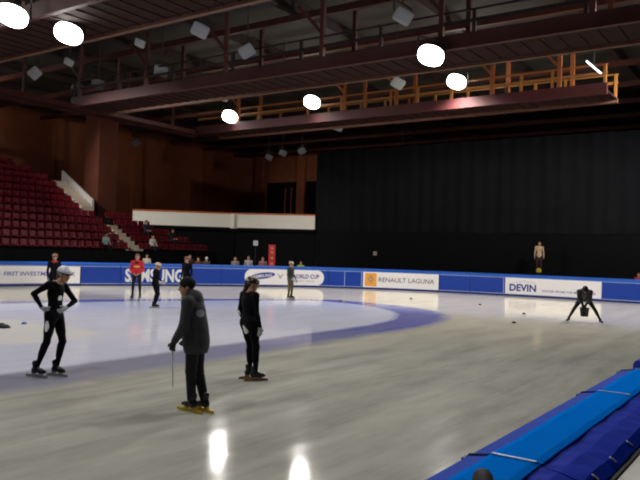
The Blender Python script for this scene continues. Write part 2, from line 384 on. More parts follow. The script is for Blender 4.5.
q = MB().lathe([(0, 0), (.07, 0), (.06, .04), (.03, .06), (0, .06)], n=12)
tag(q.build('ice_marker', mat('bluish plastic', srgb(90, 110, 160), .5), None, True), 'small bluish marker on the pale ice patch', 'marker').location = (-16.49, 10.43, 0)
# ------------------------------------------------------------------ hall shell
m_wall = mat('hall wall brown', srgb(150, 84, 54), .75, noise=.25, nscale=1.2)
m_pil = mat('pilaster brown', srgb(156, 86, 52), .75, noise=.2, nscale=1.5)
m_ceil = mat('ceiling panel grey', srgb(60, 57, 55), .8, noise=.25, nscale=.7)
m_black = mat('black cloth', srgb(14, 15, 18), .95, noise=.3, nscale=2, spec=.1)
m_blackw = mat('black hoarding', srgb(11, 11, 13), .9, spec=.15)
ZC = 12.6
struct(MB().box((-50.4, -14, -.1), (-50, 58.4, ZC)).build('wall_left', m_wall), 'brown hall wall behind the red seats')
struct(MB().box((-50, 58, -.1), (14, 58.4, ZC)).build('wall_back', m_wall), 'brown hall wall at the far end')
struct(MB().box((-50.4, -14, ZC), (14, 58.4, ZC + .25)).build('ceiling', m_ceil), 'dark grey panelled hall ceiling')
def rafter(name, a, b, w, h, m, label):
    return struct(MB().bar(a, b, w, h).build(name, m), label)
m_raf = mat('rafter dark steel', srgb(40, 26, 24), .7, noise=.2)
m_red = mat('gantry red paint', srgb(64, 19, 19), .6, noise=.2, nscale=2)
m_brn = mat('purlin red brown', srgb(76, 36, 26), .65, noise=.2, nscale=2)
for x in range(-48, 10, 5): rafter('ceiling_beam', (x, -10, ZC - .28), (x, 57.8, ZC - .28), .3, .5, m_raf, 'dark steel rafter under the ceiling')
for y in (5.2, 9.7, 14.4, 18.8, 23.4, 27.8, 32.4, 37, 41.5, 46, 50.5, 55): rafter('ceiling_beam', (-49.9, y, ZC - .68), (13, y, ZC - .68), .22, .28, m_brn, 'red brown cross beam under the ceiling')
for y in (24, 33, 42, 51): struct(MB().box((-49.98, y - .5, 0), (-49.6, y + .5, ZC - .6)).build('pilaster_wall', m_pil), 'brown pilaster on the wall behind the seats')
for x in (-48.6, -43, -37): struct(MB().box((x - .5, 57.6, 0), (x + .5, 57.98, ZC - .6)).build('pilaster_wall', m_pil), 'brown pilaster on the far end wall')
struct(MB().box((-42.6, 31.2, 3.9), (-41.0, 32.8, ZC - .9)).build('column', mat('column brown', srgb(92, 46, 30), .75, noise=.2, nscale=1)), 'square brown column at the edge of the red seats')
# dark doorway in the end wall
struct(MB().box((-47.6, 57.9, 5.4), (-40.4, 57.99, 9.2)).build('door_1', m_blackw), 'black doorway in the far end wall above the balcony')
for x in (-45.2, -44.4): struct(MB().box((x, 57.84, 5.4), (x + .12, 57.9, 8.6)).build('trim_1', m_pil), 'thin red brown strip in the black doorway')
# black end of the hall: stand front and the big drape above it
struct(MB().box((-29.0, 40.9, -.09), (12, 41.3, 3.55)).build('wall_end_stand', m_blackw), 'black hoarding below the big black drape')
q = MB(); vs = []; nx = 260
for z in (3.5, 6.0, 9.2):
    for i in range(nx + 1):
        x = -29.1 + 40 * i / nx; vs.append((x, 40.85 + .06 * math.sin(i * 1.1) + .04 * math.sin(i * .37 + z * .2), z))
for z in (9.2, 6.0, 3.5):
    for i in range(nx + 1):
        x = -29.1 + 40 * i / nx; vs.append((x, 40.90 + .06 * math.sin(i * 1.1) + .04 * math.sin(i * .37 + z * .2), z))
w = nx + 1
q.add(vs, [(r * w + i, r * w + i + 1, (r + 1) * w + i + 1, (r + 1) * w + i) for r in range(5) for i in range(nx)])
tag(q.build('curtain', mat('black drape', srgb(24, 25, 28), .95, noise=.3, nscale=1, spec=.05), None, True), 'huge black drape closing the end of the hall above the barrier', 'curtain')
# balcony with white parapet
bal = empty('balcony', (-34.3, 38.2, 0), 0, 'white fronted balcony with a brown wooden rail across the hall corner', 'balcony')
P = [Vector((-39.65, 33.23, 0)), Vector((-34.35, 38.16, 0)), Vector((-29.0, 40.69, 0))]
m_par = mat('balcony white paint', srgb(236, 230, 218), .6, noise=.05)
m_wood = mat('balcony wooden rail', srgb(190, 96, 36), .5)
inv = Matrix.Translation(-Vector(bal.location))
def wallseg(name, a, b, z0, z1, th, m, back=0):
    d = (b - a).normalized(); nrm = Vector((d.y, -d.x, 0))     # towards the rink
    q = MB(); vs = [tuple(p + nrm * o + Vector((0, 0, z))) for z in (z0, z1) for p, o in ((a, back), (b, back), (b, back - th), (a, back - th))]
    q.add(vs, [(0, 1, 2, 3), (4, 5, 6, 7), (0, 1, 5, 4), (1, 2, 6, 5), (2, 3, 7, 6), (3, 0, 4, 7)])
    o = q.build(name, m, bal); o.matrix_parent_inverse = inv; return o
for a, b in ((P[0], P[1]), (P[1], P[2])):
    wallseg('parapet', a, b, 3.62, 4.60, .2, m_par)
    wallseg('wooden_rail', a, b, 4.60, 4.70, .3, m_wood, .06)
    wallseg('floor_slab', a, b, 3.40, 3.62, 4.0, m_blackw, -.05)
c_ = MB().box((P[1].x - .22, P[1].y - .22, 3.55), (P[1].x + .14, P[1].y + .14, 4.62)).build('joint_post', m_par, bal); c_.matrix_parent_inverse = inv
for a, b in ((P[0], P[1]), (P[1], P[2])):
    d = (b - a).normalized(); nrm = Vector((d.y, -d.x, 0)); q = MB()
    vs = [tuple(p - nrm * o + Vector((0, 0, z))) for z in (-.09, 3.4) for p, o in ((a, .3), (b, .3), (b, .6), (a, .6))]
    q.add(vs, [(0, 1, 2, 3), (4, 5, 6, 7), (0, 1, 5, 4), (1, 2, 6, 5), (2, 3, 7, 6), (3, 0, 4, 7)])
    struct(q.build('wall_under_balcony', m_blackw), 'black wall under the white balcony')

# ------------------------------------------------------------------ grandstand
gs = empty('grandstand', (-35, 24, 0), 0, 'stepped dark grandstand carrying the rows of red seats', 'grandstand')
ginv = Matrix.Translation(-Vector(gs.location))
def gpart(q, name, m, parent=gs):
    o = q.build(name, m, parent); o.matrix_parent_inverse = ginv; return o
NR = 13; RUN = .85; RISE = .5; Z0 = 1.5; X0 = -34.7
m_ter = mat('terrace dark concrete', srgb(40, 30, 30), .85, noise=.2)
q = MB()
YE = [36.4, 35.5, 34.3, 33.6, 32.6, 31.0, 29.9, 29.9, 29.9, 28.6, 27.8, 27.0, 26.2]
for i in range(NR):
    q.box((X0 - RUN * (i + 1) - (.6 if i == NR - 1 else 0), -6, max(0, Z0 + RISE * i - 1.0)), (X0 - RUN * i, YE[i], Z0 + RISE * i))
gpart(q, 'terrace', m_ter)
q = MB().box((X0, -6, -.09), (X0 + .16, 36.5, 1.76)); gpart(q, 'front_wall', m_blackw)
q = MB().box((X0 - .8, 36.3, -.09), (X0 + .16, 36.46, 1.5)); gpart(q, 'end_wall', m_blackw)
m_step = mat('aisle steps pale concrete', srgb(196, 180, 164), .75, noise=.12)
LY0, LY1, UY0, UY1 = 29.3, 30.0, 28.7, 29.68
for nm, k0, k1, AY0, AY1 in (('lower_steps', 0, 7, LY0, LY1), ('upper_steps', 11, 19, UY0, UY1)):
    q = MB()
    for k in range(k0, k1):
        x1 = X0 + .02 - RUN / 2 * k; z1 = Z0 + .12 + RISE / 2 * (k + 1)
        q.box((x1 - RUN / 2, AY0, z1 - .6), (x1, AY1, z1))
    gpart(q, nm, m_step)
AY1 = UY1
# pale parapet beside the upper steps
q = MB()
def slope(mb, x0, z0, x1, z1, h, y0, y1):
    mb.add([(x0, y0, z0), (x1, y0, z1), (x1, y0, z1 + h), (x0, y0, z0 + h), (x0, y1, z0), (x1, y1, z1), (x1, y1, z1 + h), (x0, y1, z0 + h)],
           [(0, 1, 2, 3), (7, 6, 5, 4), (0, 4, 5, 1), (1, 5, 6, 2), (2, 6, 7, 3), (3, 7, 4, 0)])
slope(q, -39.6, 4.15, -43.1, 6.25, .95, AY1 + .05, AY1 + .2)
pp = gpart(q, 'parapet', mat('parapet light grey', srgb(170, 164, 160), .7, noise=.1))
q = MB().tube((-39.6, AY1 + .12, 5.32), (-43.1, AY1 + .12, 7.42), .03)
for t in (0, .33, .66, 1): q.tube((-39.6 - 3.5 * t, AY1 + .12, 5.05 + 2.1 * t), (-39.6 - 3.5 * t, AY1 + .12, 5.32 + 2.1 * t), .02)
gpart(q, 'handrail', mat('handrail steel', srgb(150, 140, 136), .4), pp)

# ------------------------------------------------------------------ red seats
m_seat = mat('seat red plastic', srgb(104, 10, 26), .45, noise=.1, nscale=3, spec=.3)
m_leg = mat('seat bracket', srgb(30, 26, 28), .6)
def make_seat():
    q = MB()
    # curved shell: pan then back, profile along depth, front towards +X
    prof = [(.25, .40), (.23, .43), (.10, .415), (-.04, .405), (-.12, .43), (-.165, .52), (-.19, .66), (-.205, .76), (-.22, .80)]
    n = 6; vs = []
    for th in (0, .03):
        for x, z in prof:
            for k in range(n + 1):
                t = k / n * 2 - 1; c = .035 * t * t
                vs.append((x + (c if z > .45 else 0) - th * (1 if z > .45 else 0), .225 * t, z + (c if z <= .45 else 0) - th * (0 if z > .45 else 1)))
    w = n + 1; m = len(prof); fs = []
    for r in range(m - 1):
        for k in range(n):
            a = r * w + k; fs.append((a, a + 1, a + w + 1, a + w)); b = a + m * w; fs.append((b, b + w, b + w + 1, b + 1))
    for r in range(m - 1):
        for k in (0, n): a = r * w + k; fs.append((a, a + w, a + w + m * w, a + m * w))
    for k in range(n):
        for r in (0, m - 1): a = r * w + k; fs.append((a, a + 1, a + 1 + m * w, a + m * w))
    q.add(vs, fs, 0)
    q.box((-.1, -.03, 0), (-.04, .03, .41), 1)
    q.box((-.12, -.18, .36), (.14, .18, .385), 1)
    return q.build('stadium_seat', [m_seat, m_leg], None, True)
seat0 = make_seat(); first = True
def put_seat(x, y, z, label, group):
    global first
    o = seat0 if first else seat0.copy()
    if not first: COL.objects.link(o)
    first = False
    o.location = (x, y, z); tag(o, label, 'seat', group)
SIGHT = [20.3, 20.7, 21.2, 21.6, 22.1, 22.6, 23.0, 23.5, 24.0, 24.4, 24.9, 25.4, 25.8]
for i in range(NR):
    x = X0 - RUN * i - .42; z = Z0 + RISE * i
    row = 'lowest row' if i == 0 else ('top row' if i == NR - 1 else ORD[i] + ' row from the bottom')
    k = 0; y = min((LY0 if i < 5 else UY0) - .3, YE[i] - .3)
    while y > SIGHT[i] - .5 and k < 24:
        put_seat(x, y, z, f'red plastic seat in the {row}, {ORD[k]} left of the aisle steps', f'red seats of the {row} left of the aisle')
        y -= .53; k += 1
for i in range(5):
    x = X0 - RUN * i - .42; z = Z0 + RISE * i; k = 0; y = LY1 + .33
    row = 'lowest row' if i == 0 else ORD[i] + ' row from the bottom'
    while y < YE[i] - .2:
        put_seat(x, y, z, f'red plastic seat in the {row}, {ORD[k]} right of the aisle steps', f'red seats of the {row} right of the aisle')
        y += .53; k += 1

# ------------------------------------------------------------------ lighting gantries
m_rail = mat('gantry rail orange paint', srgb(150, 98, 46), .55, noise=.1)
m_deck = mat('gantry deck grating', srgb(44, 26, 24), .8, noise=.3, nscale=8, spec=.1)
m_edge = mat('gantry edge pale', srgb(98, 64, 50), .6)
def gantry(label, a, b, side_posts, y0, y1, rails=True, hang=None, zd=9.2, rail_m=None):
    rm = rail_m or m_rail; hm = m_brn if rail_m else mat('gantry hanger orange', srgb(140, 78, 40), .6)
    """walkway along X between a and b, deck between y0 and y1"""
    root = empty('lighting_gantry', ((a + b) / 2, (y0 + y1) / 2, zd), 0, label, 'gantry', 'lighting gantries under the ceiling')
    inv = Matrix.Translation(-Vector(root.location))
    def p(q, name, m):
        o = q.build(name, m, root); o.matrix_parent_inverse = inv; return o
    q = MB().box((a, y0 + .1, zd), (b, y1 - .1, zd + .06))
    n = int((b - a) / .6)
    for i in range(n): x = a + (b - a) * i / n; q.box((x, y0 + .1, zd - .03), (x + .08, y1 - .1, zd))
    p(q, 'deck', m_deck)
    p(MB().box((a, y0 - .08, zd - .12), (b, y0 + .1, zd + .36)), 'side_girder', m_red)
    p(MB().box((a, y1 - .1, zd - .12), (b, y1 + .08, zd + .08)), 'side_girder', m_edge)
    if rails:
        for yy in (y0, y1 - .02):
            p(MB().bar((a, yy, zd + 1.15), (b, yy, zd + 1.15), .06, .06), 'top_rail', rm)
            p(MB().bar((a, yy, zd + .78), (b, yy, zd + .78), .04, .12), 'mid_rail', rm)
            for x in side_posts: p(MB().box((x - .06, yy - .05, zd), (x + .06, yy + .05, zd + 1.17)), 'rail_post', rm)
    for x in (hang or []):
        for yy in (y0, y1): p(MB().box((x - .09, yy - .07, zd), (x + .09, yy + .07, ZC - .5)), 'hanger', hm)
        p(MB().bar((x - .03, y0, zd + 1.3), (x - 1.2, y0, ZC - .85), .12, .12), 'brace', hm)
    return root
gantry('long gantry with lit orange railings ending at the upper right, three burning lamps on it', -31.1, -7.1, (-28.0, -26.2, -22.7, -20.5, -19.0, -17.5, -16.0, -14.2, -12.2, -10.8, -9.4, -7.2), 30.9, 32.9, True, (-27.8, -20.3, -17.2, -12.15, -9.1))
gantry('long dark red gantry crossing the middle of the ceiling', -31.1, 6, [x * 3.6 - 30.9 for x in range(11)], 21.9, 24.2, True, [x * 5.0 - 30.5 for x in range(8)], rail_m=m_raf)
gantry('dark red gantry across the upper left corner with two burning lamps', -31.1, 4, [x * 3.6 - 30.9 for x in range(10)], 12.6, 15.0, True, [x * 5.0 - 30.5 for x in range(7)], rail_m=m_raf)
root = empty('side_gantry', (-31.8, 21, 9.2), 0, 'narrow red gantry running along the seats to the corner of the lit gantry', 'gantry', 'lighting gantries under the ceiling')
inv = Matrix.Translation(-Vector(root.location))
for nm, q, m in (('deck', MB().box((-32.4, 8, 9.2), (-31.34, 32, 9.26)), m_deck), ('side_girder', MB().box((-31.34, 8, 9.12), (-31.26, 32, 9.34)), m_red), ('side_girder', MB().box((-32.5, 8, 9.1), (-32.4, 32, 9.42)), m_red)):
    o = q.build(nm, m, root); o.matrix_parent_inverse = inv
for y in (10, 17, 20, 26.5, 30):
    o = MB().box((-32.45, y - .07, 9.2), (-32.3, y + .07, ZC - .5)).build('hanger', m_brn, root); o.matrix_parent_inverse = inv

# ------------------------------------------------------------------ floodlights
m_house = mat('floodlight housing grey', srgb(128, 128, 130), .5)
m_glass = mat('floodlight glass pale', srgb(140, 143, 146), .35)
m_yoke = mat('floodlight yoke', srgb(60, 52, 50), .5)
m_emit = mat('floodlight burning glass', (1, 1, 1, 1), .5, emit=(1, .97, .92, 1), estr=22)
AIM = Vector((-14, 15, 0))
def make_flood(loc, aim, top, label, lit=False, s=1.0, group='unlit floodlights under the ceiling', roll=0.0, watts=1.0, face=None):
    loc = Vector(loc); d = (Vector(face or aim) - loc).normalized(); beam = (Vector(aim) - loc).normalized()
    root = empty('hanging_floodlight', loc, 0, label, 'floodlight', group)
    z = d; x = Vector((0, 0, 1)).cross(z)
    x = x.normalized() if x.length > .01 else Vector((1, 0, 0)); y = z.cross(x)
    x, y = x * math.cos(roll) + y * math.sin(roll), y * math.cos(roll) - x * math.sin(roll)
    R = Matrix((x, y, z)).transposed().to_4x4()
    w, h = (.46 * s, .37 * s) if lit else (.42 * s, .34 * s)
    NP = 28; ex = .85 if lit else .3
    def ring(ww, hh, zz):
        return [tuple(R @ Vector((ww * math.copysign(abs(math.cos(t)) ** ex, math.cos(t)), hh * math.copysign(abs(math.sin(t)) ** ex, math.sin(t)), zz))) for t in [2 * math.pi * (k + .5) / NP for k in range(NP)]]
    def skin(rings):
        n = len(rings); m = MB()
        m.add([v for r in rings for v in r], [(a * NP + k, a * NP + (k + 1) % NP, (a + 1) * NP + (k + 1) % NP, (a + 1) * NP + k) for a in range(n - 1) for k in range(NP)] + [tuple((n - 1) * NP + k for k in range(NP)), tuple(range(NP))])
        return m
    q = skin([ring(w * .55, h * .5, -.34 * s), ring(w * .85, h * .85, -.18 * s), ring(w, h, 0), ring(w, h, .05 * s)])
    for k in (-2, -1, 0, 1, 2):      # cooling fins on the back
        q.box((-.01 + .09 * s * k, -h * .45, -.42 * s), (.01 + .09 * s * k, h * .45, -.3 * s), M=R)
    q.build('housing', m_house, root)
    q = skin([ring(w * f, h * f, zz * s) for f, zz in ((.97, .052), (.95, .075), (.7, .095), (.35, .104))])      # slightly domed glass
    q.build('lamp_glass', m_emit if lit else m_glass, root)
    q = MB().bar(R @ Vector((-w - .03, 0, -.1 * s)), R @ Vector((w + .03, 0, -.1 * s)), .04, .04)
    up = max(.15, top - loc.z)
    for sx in (-1, 1):
        e = R @ Vector((sx * (w + .03), 0, -.1 * s)); q.bar(e, e + Vector((0, 0, .5 * s)), .04, .04)
    t = R @ Vector((0, 0, -.1 * s)) + Vector((0, 0, .5 * s))
    q.bar(R @ Vector((-w - .03, 0, -.1 * s)) + Vector((0, 0, .5 * s)), R @ Vector((w + .03, 0, -.1 * s)) + Vector((0, 0, .5 * s)), .04, .04)
    q.tube(t, (t.x, t.y, up), .03, 6)
    q.build('yoke', m_yoke, root)
    if lit:
        for kind, e in (('SPOT', LAMP_W), ('POINT', FILL_W)):
            ld = bpy.data.lights.new('flood_fill_lamp', kind); ld.energy = e * watts; ld.color = (1, .97, .92)
            ld.shadow_soft_size = .3 if kind == 'SPOT' else .5
            if kind == 'POINT' and group == LG and loc.z < 9.5: ld.energy = 6
            if kind == 'SPOT': ld.spot_size = (152 if group == LG else 174) * D2R; ld.spot_blend = .6
            lo = bpy.data.objects.new('flood_fill_lamp', ld); COL.objects.link(lo)
            lo.location = loc + d * .5 * s if kind == 'SPOT' or not (group == LG and loc.z > 9.5) else loc + Vector((.55, .6, .1))  # point light is an added fill, set over the deck to brighten rails
            lo.rotation_euler = beam.to_track_quat('-Z', 'Y').to_euler()
    return root
LG = 'burning floodlights'
LAMP_W = 1150; FILL_W = 25
LG = 'burning floodlights'
for loc, top, aim, wt, lb in [((-19.70, 11.72, 8.9), 9.2, (-16, 9), .55, 'burning floodlight at the upper left picture corner'), ((-19.73, 13.68, 8.9), 9.2, (-16, 11), .55, 'burning floodlight second from the upper left corner'),
                     ((-28.18, 30.6, 9.89), 12.4, (-26, 25), .42, 'burning floodlight at the dim left end of the orange railings'), ((-22.22, 30.6, 10.16), 12.4, (-20.5, 25), .5, 'burning floodlight above the left part of the orange railings'),
                     ((-10.62, 21.4, 8.85), 9.3, (-10, 19), .9, 'burning floodlight under the dark red middle gantry'), ((-13.81, 30.6, 10.31), 12.4, (-13, 26), 2.6, 'burning floodlight above the right part of the orange railings')]:
    make_flood(loc, (aim[0], aim[1], 0), top, lb, True, 1.0, LG, roll=-.35, watts=wt, face=(loc[0] * .5 - 3, loc[1] * .4, 0))
for loc, aim, wt in [((-5, 12.5, 10.2), (-7, 9), .75), ((-3.2, 23, 10.2), (-6, 25), 1.9), ((-2.5, 30.7, 10.2), (-10, 31), 2.7), ((-8, 2, 10.2), (-6, 4), .62), ((-26, 4, 10.2), (-22, 6), .7), ((-17, 2, 10.2), (-15, 6), .45), ((-27.5, 10, 10.2), (-24, 12), .8)]:  # unseen floodlights added to light the rink
    make_flood(loc, (aim[0], aim[1], 0), 12.4, 'added unseen floodlight lighting the rink from out of view', True, 1.0, 'added floodlights out of view', watts=wt)
FILL_LAMPS = [((-37.5, 19, 11), (-36.5, 37.5, 4.6), 3.0, 56), ((-37.5, 18, 11), (-43, 50, 8), 2.6, 60), ((-32.0, 14.5, 8.6), (-23, 30, 0), 4.0, 76)]  # unseen lamps added to brighten balcony, wall and far ice
for loc, aim, wt, cone in FILL_LAMPS:
    make_flood(loc, aim, 12.4, 'added unseen floodlight brightening the balcony, wall and far ice', True, 1.0, 'added floodlights out of view', watts=wt)
    for l in [o for o in bpy.data.objects if o.type == 'LIGHT' and (o.location - Vector(loc)).length < .6]:
        if l.data.type == 'SPOT': l.data.spot_size = cone * D2R; l.data.spot_blend = .6
        else: l.data.energy = 6
FL = [((-18.75, 18.58), 'high beside the top edge left of the ceiling middle'), ((-19.02, 21.54), 'with a tall yoke left of the ceiling middle'), ((-24.71, 22.07), 'on the middle gantry left of the others'),
      ((-21.09, 26.58), 'between the middle gantry and the lit railings'), ((-11.5, 20.96), 'highest right of the ceiling middle'), ((-22.08, 18.57), 'small near the two burning lamps at upper left'),
      ((-31.33, 22.38), 'low at the left beside a dimmer one'), ((-29.6, 22.31), 'dim one right beside a brighter one at the left'), ((-30.49, 19.37), 'under the upper left burning lamps'),
      ((-27.23, 18.94), 'faint one just below the second burning lamp'), ((-35.66, 28.22), 'low over the upper red seats'), ((-27.28, 27.11), 'left one of a pair below the middle gantry'),
      ((-25.75, 27.36), 'right one of a pair below the middle gantry'), ((-43.78, 36.77), 'in front of the brown wall right of the column'), ((-38.96, 47.47), 'left one of three over the black doorway'),
      ((-36.23, 45.96), 'middle one of three over the black doorway'), ((-34.03, 45.66), 'right one of three over the black doorway'), ((-25.28, 37.76), 'just below the lit railings left of the drape'),
      ((-27.08, 49.83), 'small one far back above the black drape'), ((-16.18, 29.18), 'grey one standing above the middle of the railings')]
for k, ((x, y), lb) in enumerate(FL):
    sz = .5 if k in (5, 9) else (.62 if k in (3, 18) else .76)
    make_flood((x, y, 10.2), (x + 9 - (k % 3), y - 13, 0) if k != 10 else (x + 12, y - 6, 0), 12.3, 'unlit pale floodlight ' + lb, False, sz, roll=(-.45, .5, -.3, .6, -.5)[k % 5])
# fluorescent tubes
for (a, b), lb in ((((-14.9, 25.9, 10.3), (-14.1, 25.9, 10.1)), 'short white tube light under the middle gantry'), (((-7.9, 30.6, 10.5), (-7.3, 30.6, 9.9)), 'slanting tube light at the right end of the orange railings')):
    a = Vector(a); b = Vector(b); c = (a + b) / 2
    root = empty('tube_light', c, 0, lb, 'tube light', 'tube lights on the gantries')
    MB().bar(a - c + Vector((0, .06, .05)), b - c + Vector((0, .06, .05)), .14, .06).build('reflector', m_house, root)
    MB().tube(a - c, b - c, .035, 10).build('tube', mat('tube glass lit', (1, 1, 1, 1), .4, emit=(.9, .95, 1, 1), estr=2.2), root)
    q = MB().tube((0, .06, .08), (0, .06, 12.3 - c.z), .015, 6); q.build('hanger', m_yoke, root)
# ------------------------------------------------------------------ figures: one smooth surface grown round a posed skeleton
def V(*a): return np.array(a, dtype=np.float64)
def smesh(prims, h):
    lo = np.min([p['lo'] for p in prims], 0) - 3 * h; hi = np.max([p['hi'] for p in prims], 0) + 3 * h
    n = np.ceil((hi - lo) / h).astype(int) + 1
    D = np.full(n, 9.0, np.float32)
    ax = [lo[i] + h * np.arange(n[i]) for i in range(3)]
    for p in prims:
        mg = p['k'] + 2.5 * h
        i0 = np.maximum(((p['lo'] - mg - lo) / h).astype(int), 0); i1 = np.minimum(((p['hi'] + mg - lo) / h).astype(int) + 2, n)
        sl = tuple(slice(a, b) for a, b in zip(i0, i1))
        X, Y, Z = np.meshgrid(*[ax[i][sl[i]] for i in range(3)], indexing='ij')
        d = p['f'](np.stack([X, Y, Z], -1)).astype(np.float32)
        S = D[sl]
        if p.get('sub'): D[sl] = np.maximum(S, -d); continue
        k = p['k']; hh = np.maximum(k - np.abs(S - d), 0) / k
        D[sl] = np.minimum(S, d) - hh * hh * k * .25
    ins = D < 0
    c = [slice(0, -1), slice(1, None)]
    cnt = sum(ins[c[a], c[b], c[e]].astype(np.int8) for a in (0, 1) for b in (0, 1) for e in (0, 1))
    act = (cnt > 0) & (cnt < 8)
    idx = np.full(act.shape, -1, np.int64); ii = np.argwhere(act); idx[act] = np.arange(len(ii))
    acc = np.zeros((len(ii), 3)); num = np.zeros(len(ii))
    I, J, K = ii.T
    for axis in range(3):
        for u in (0, 1):
            for w in (0, 1):
                o0 = [0, 0, 0]; oth = [a for a in range(3) if a != axis]; o0[oth[0]] = u; o0[oth[1]] = w; o1 = list(o0); o1[axis] = 1
                d0 = D[I + o0[0], J + o0[1], K + o0[2]]; d1 = D[I + o1[0], J + o1[1], K + o1[2]]
                cr = (d0 < 0) != (d1 < 0)
                t = np.where(cr, d0 / np.where(cr, d0 - d1, 1), 0)
                pt = np.tile(np.array(o0, float), (len(ii), 1)); pt[:, axis] += t
                acc[cr] += pt[cr]; num[cr] += 1
    verts = lo + h * (ii + acc / num[:, None])
    faces = []
    for axis in range(3):
        a, b = [(1, 2), (2, 0), (0, 1)][axis]
        s0 = [slice(None)] * 3; s1 = [slice(None)] * 3; s0[axis] = slice(0, -1); s1[axis] = slice(1, None)
        A = ins[tuple(s0)]; B = ins[tuple(s1)]
        e = np.argwhere(A != B)
        e = e[(e[:, a] > 0) & (e[:, b] > 0) & (e[:, a] < n[a] - 1) & (e[:, b] < n[b] - 1)]
        fl = A[tuple(e.T)]
        def cell(da, db):
            q = e.copy(); q[:, a] -= da; q[:, b] -= db; return idx[tuple(q.T)]
        q = np.stack([cell(1, 1), cell(0, 1), cell(0, 0), cell(1, 0)], 1)
        q[~fl] = q[~fl][:, ::-1]
        faces.append(q)
    faces = np.concatenate(faces); faces = faces[(faces >= 0).all(1)]
    return verts, faces
def cap(a, b, ra, rb, m=0, k=.025):
    a = np.array(a, float); b = np.array(b, float); ba = b - a; L = max(ba @ ba, 1e-9)
    def f(p):
        q = p - a; t = np.clip((q @ ba) / L, 0, 1)
        return np.linalg.norm(q - t[..., None] * ba, axis=-1) - (ra + (rb - ra) * t)
    r = max(ra, rb)
    return dict(f=f, lo=np.minimum(a, b) - r, hi=np.maximum(a, b) + r, k=k, m=m)
def ell(c, r, R=None, m=0, k=.025, sub=False):
    c = np.array(c, float); r = np.array(r, float); R = np.eye(3) if R is None else R      # columns of R = axes
    def f(p):
        q = (p - c) @ R; k0 = np.linalg.norm(q / r, axis=-1); k1 = np.linalg.norm(q / (r * r), axis=-1)
        return k0 * (k0 - 1) / np.maximum(k1, 1e-6)
    e = np.sqrt(((R * r) ** 2).sum(1))
    return dict(f=f, lo=c - e, hi=c + e, k=k, m=m, sub=sub)
def to_object(name, prims, h, mats, parent, marks=()):
    v, f = smesh(prims, h)
    me = bpy.data.meshes.new(name); me.from_pydata(v.tolist(), [], f.tolist())
    for m in mats: me.materials.append(m)
    if len(mats) > 1:
        c = v[f].mean(1); best = np.full(len(c), 1e9); mi = np.zeros(len(c), np.int32)
        for p in prims:
            if p.get('sub'): continue
            d = p['f'](c); w = d < best; best[w] = d[w]; mi[w] = p['m']
        for cc, rr, R, m in marks:
            q = ((c - cc) @ R) / rr; mi[(q * q).sum(1) < 1] = m
        me.polygons.foreach_set('material_index', mi)
    me.polygons.foreach_set('use_smooth', [True] * len(f))
    o = bpy.data.objects.new(name, me); COL.objects.link(o)
    if parent: o.parent = parent
    return o
def rotm(yaw=0, pitch=0, roll=0):
    """yaw about z (left +), pitch about x (up +), roll about y"""
    cy, sy = math.cos(yaw), math.sin(yaw); cp, sp = math.cos(pitch), math.sin(pitch); cr, sr = math.cos(roll), math.sin(roll)
    return np.array([[cy, -sy, 0], [sy, cy, 0], [0, 0, 1]]) @ np.array([[1, 0, 0], [0, cp, -sp], [0, sp, cp]]) @ np.array([[cr, 0, sr], [0, 1, 0], [-sr, 0, cr]])
def unit(v): return v / max(np.linalg.norm(v), 1e-9)
def base(z0=0.0):
    J = dict(P=V(0, 0, .93), W=V(0, .0, 1.07), C=V(0, -.005, 1.27), N=V(0, -.02, 1.44), H=V(0, .02, 1.60))
    for s, n in ((-1, 'L'), (1, 'R')):
        J['S' + n] = V(s * .175, -.01, 1.395); J['E' + n] = V(s * .225, -.03, 1.11); J['X' + n] = V(s * .235, .05, .86); J['D' + n] = V(0, .25, -1)   # D: hand direction
        J['B' + n] = V(s * .09, 0, .90); J['K' + n] = V(s * .10, .025, .50); J['A' + n] = V(s * .10, -.02, .09); J['T' + n] = V(s * .12, .13, .03)
        J['M' + n] = V(-s, 0, 0)      # palm normal
    for key in J:
        if key[0] not in 'DM': J[key] = J[key] + V(0, 0, z0)
    J['head'] = rotm()
    return J
SUIT, SKIN, GLOVE, EYE, LIP, HAIRM, EXTRA = range(7)
def hand(J, s, n, m, curl=.5, g=1.0):
    X = J['X' + n]; d = unit(J['D' + n]); pn = J['M' + n]; pn = unit(pn - d * (pn @ d)); side = np.cross(d, pn)   # side: across the palm
    th = side * (1 if (side @ V(0, 1, 0)) > 0 else -1)       # thumb side towards the front
    out = [cap(X, X + d * .03, .027 * g, .027 * g, m, .015)]
    for o in (-.026, -.009, .009, .026):
        out.append(cap(X + d * .02 + th * o * .7, X + d * .088 + th * o, .016 * g, .0135 * g, m, .012))
    for o, L in ((.030, .068), (.010, .078), (-.010, .072), (-.029, .056)):
        b = X + d * .088 + th * o; a = 0; r = .0098 * g
        for j, fr in enumerate((.45, .32, .23)):
            a += curl * (.5 if j == 0 else .8)
            dd = d * math.cos(a) + pn * math.sin(a) + th * o * .8
            e = b + unit(dd) * L * fr; out.append(cap(b, e, r, r * .92, m, .004)); b = e; r *= .92
    b = X + d * .03 + th * .028; e = b + unit(d * .7 + th * .75 + pn * .2) * .042; out.append(cap(b, e, .0135 * g, .0115 * g, m, .01))
    out.append(cap(e, e + unit(d * .9 + th * .25 + pn * .45) * .034, .0115 * g, .0095 * g, m, .005))
    return out
